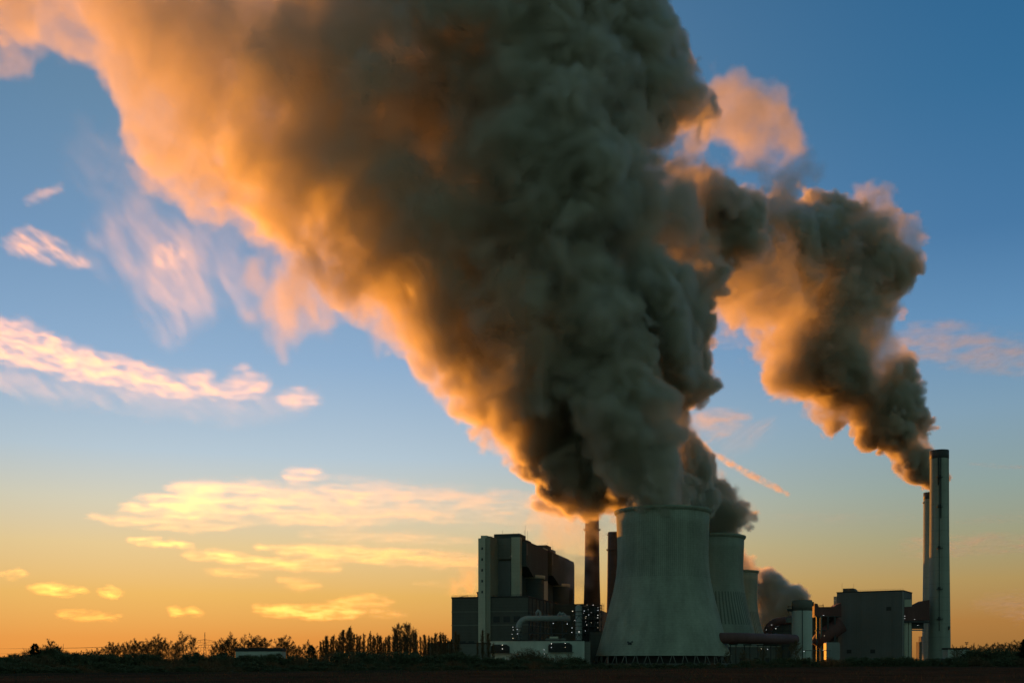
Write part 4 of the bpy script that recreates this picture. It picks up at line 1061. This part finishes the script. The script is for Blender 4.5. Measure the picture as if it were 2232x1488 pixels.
cirrus('cirrus_cloud', [(700, 1322), (740, 1300), (800, 1298), (860, 1310), (830, 1325), (770, 1318)], 'ragged yellow shreds right above the lemon yellow streak', .006, fray=70, soft=100, ease=.4)
cirrus('cirrus_cloud', [(880, 1270), (960, 1269), (1052, 1273), (1050, 1280), (960, 1277)], 'thin straight yellow line of cloud touching the stair tower', .012, radii=(12,), fray=30, soft=60, ease=.4)
cirrus('contrail', [(1495, 932), (1520, 955), (1560, 985), (1620, 1018), (1680, 1050), (1722, 1078), (1716, 1080), (1665, 1056), (1600, 1022), (1545, 990), (1510, 968), (1490, 945)], 'straight white contrail slanting down right of the huge plume', .085, radii=(13, 20), stretch=(.5, .5, .7), fray=12, size=70, warp=(6, 200), soft=34, vox=(16, 20, 12))
cirrus('cirrus_cloud', [(1480, 905), (1540, 900), (1640, 905), (1600, 925), (1580, 938), (1490, 915)], 'cream wedge of cloud beside the dark plume above the contrail', .015)
cirrus('cirrus_cloud', [(1490, 920), (1600, 930), (1690, 925), (1640, 970), (1580, 985), (1500, 960)], 'combed thin veil between the cream wedge and the contrail', .0036, shear=-1.2, stretch=(.6, .06, .4), fray=130, soft=260, size=120, warp=(80, 400))
cirrus('cirrus_cloud', [(1930, 745), (1990, 712), (2080, 708), (2180, 735), (2290, 750), (2290, 815), (2180, 805), (2080, 795), (1990, 775)], 'feathery white cloud touching the right edge beyond the stack plume', .013, fray=120, stretch=(.2, .06, .9), shear=.8, soft=160)
cirrus('cirrus_cloud', [(1545, 700), (1620, 720), (1640, 745), (1560, 748)], 'pale scrap of cloud in the gap between the two big plumes', .005)
cirrus('cirrus_cloud', [(1960, 1194), (2010, 1182), (2080, 1180), (2170, 1172), (2290, 1178), (2290, 1192), (2150, 1194), (2020, 1206)], 'peach cloud band passing behind the tall right stack', .014)
cirrus('cirrus_cloud', [(2120, 1318), (2180, 1298), (2290, 1296), (2290, 1352), (2220, 1345), (2180, 1330)], 'orange glowing cloud low at the right edge', .009, fray=110, stretch=(.25, .06, 1))
cirrus('contrail', [(2060, 1004), (2150, 1010), (2290, 1018), (2290, 1024), (2150, 1016)], 'hair thin pale contrail right of the tall stack top', .022, radii=(12,), fray=16, warp=(6, 200), soft=30, vox=(20, 20, 10))
cirrus('cirrus_cloud', [(10, 520), (60, 500), (110, 520), (150, 545), (205, 570), (190, 582), (120, 570), (60, 560), (20, 545)], 'feathered white cloud tuft near the left edge at mid height', .0055, shear=.9, stretch=(.4, .06, .5), fray=90, soft=130)
cirrus('cirrus_cloud', [(250, 470), (320, 440), (420, 490), (520, 520), (560, 600), (540, 680), (470, 660), (420, 700), (370, 740), (330, 680), (300, 600), (230, 570), (210, 520)],
       'large soft white veil trailing streaks below the orange plume at left', .0010, shear=.35, stretch=(.6, .06, .35), fray=170, soft=420, size=200, warp=(90, 500), radii=(40, 80), tmax=260)
cirrus('cirrus_cloud', [(330, 562), (350, 540), (380, 528), (400, 548), (390, 575), (350, 580)], 'bright white core within the large soft veil', .0050, stretch=(.5, .06, .4), fray=80, soft=150)
cirrus('cirrus_cloud', [(230, 300), (300, 380), (330, 440), (260, 480), (190, 400), (150, 330), (200, 270)], 'very faint haze of cloud along the plume edge at upper left', .0005, shear=.9, stretch=(.6, .06, .5), fray=260, soft=420, size=300, radii=(40, 80))
cirrus('cirrus_cloud', [(55, 438), (85, 420), (130, 402), (132, 412), (100, 430), (60, 444)], 'tiny slanting white wisp high at the left', .006, fray=45, soft=80, ease=.4, radii=(16, 30))
for i, (poly, lb) in enumerate((([(0, 1250), (40, 1242), (60, 1252), (20, 1258)], 'faint peach cloud fleck at the far left edge above the conifer'),
                                ([(60, 1280), (110, 1272), (190, 1285), (160, 1296), (90, 1290)], 'faint peach fleck second from the left edge'),
                                ([(215, 1288), (240, 1282), (270, 1293), (245, 1300)], 'faint peach fleck left of the lone yellow slivers'),
                                ([(118, 1335), (180, 1332), (268, 1342), (240, 1348), (150, 1342)], 'thin amber cloud line low above the birch row'),
                                ([(365, 1330), (385, 1326), (400, 1340), (378, 1340)], 'small curled amber fleck low above the pylon'))):
    cirrus('cirrus_cloud', poly, lb, .0060, radii=(12, 24), fray=45, soft=80, ease=.4)

for poly, lb, dn in (([(180, 1120), (300, 1128), (460, 1148), (560, 1150), (420, 1160), (260, 1142)], 'dim peach veil under the left tip of the broad flat cloud', .0012),
                     ([(395, 1205), (470, 1200), (560, 1212), (500, 1222), (420, 1216)], 'faint cream streak left of the short yellow streak', .0016),
                     ([(640, 1160), (800, 1158), (980, 1166), (1050, 1180), (880, 1184), (720, 1176)], 'pale yellow veil between the broad cloud and the long yellow streak', .0012),
                     ([(600, 1262), (660, 1268), (700, 1276), (640, 1280)], 'small pale yellow fleck above the lemon yellow streak', .0022),
                     ([(440, 1240), (520, 1246), (570, 1254), (500, 1258)], 'short peach streak in the orange sky above the white shed', .0018),
                     ([(800, 1332), (860, 1330), (900, 1337), (840, 1340)], 'thin yellow sliver right of the lemon yellow streak', .0030),
                     ([(405, 1330), (420, 1326), (440, 1338), (425, 1342)], 'small amber fleck next to the curled one', .0022),
                     ([(1660, 1130), (1800, 1120), (1960, 1118), (1990, 1128), (1840, 1138)], 'faint warm veil low between the cooling towers and the tall stacks', .0007),
                     ([(2070, 1140), (2150, 1128), (2290, 1118), (2290, 1128), (2160, 1138)], 'faint slanting streak right of the tall stack', .0016)):
    cirrus('cirrus_cloud', poly, lb, dn * 2.6, radii=(12, 28), fray=50, soft=90, ease=.4)
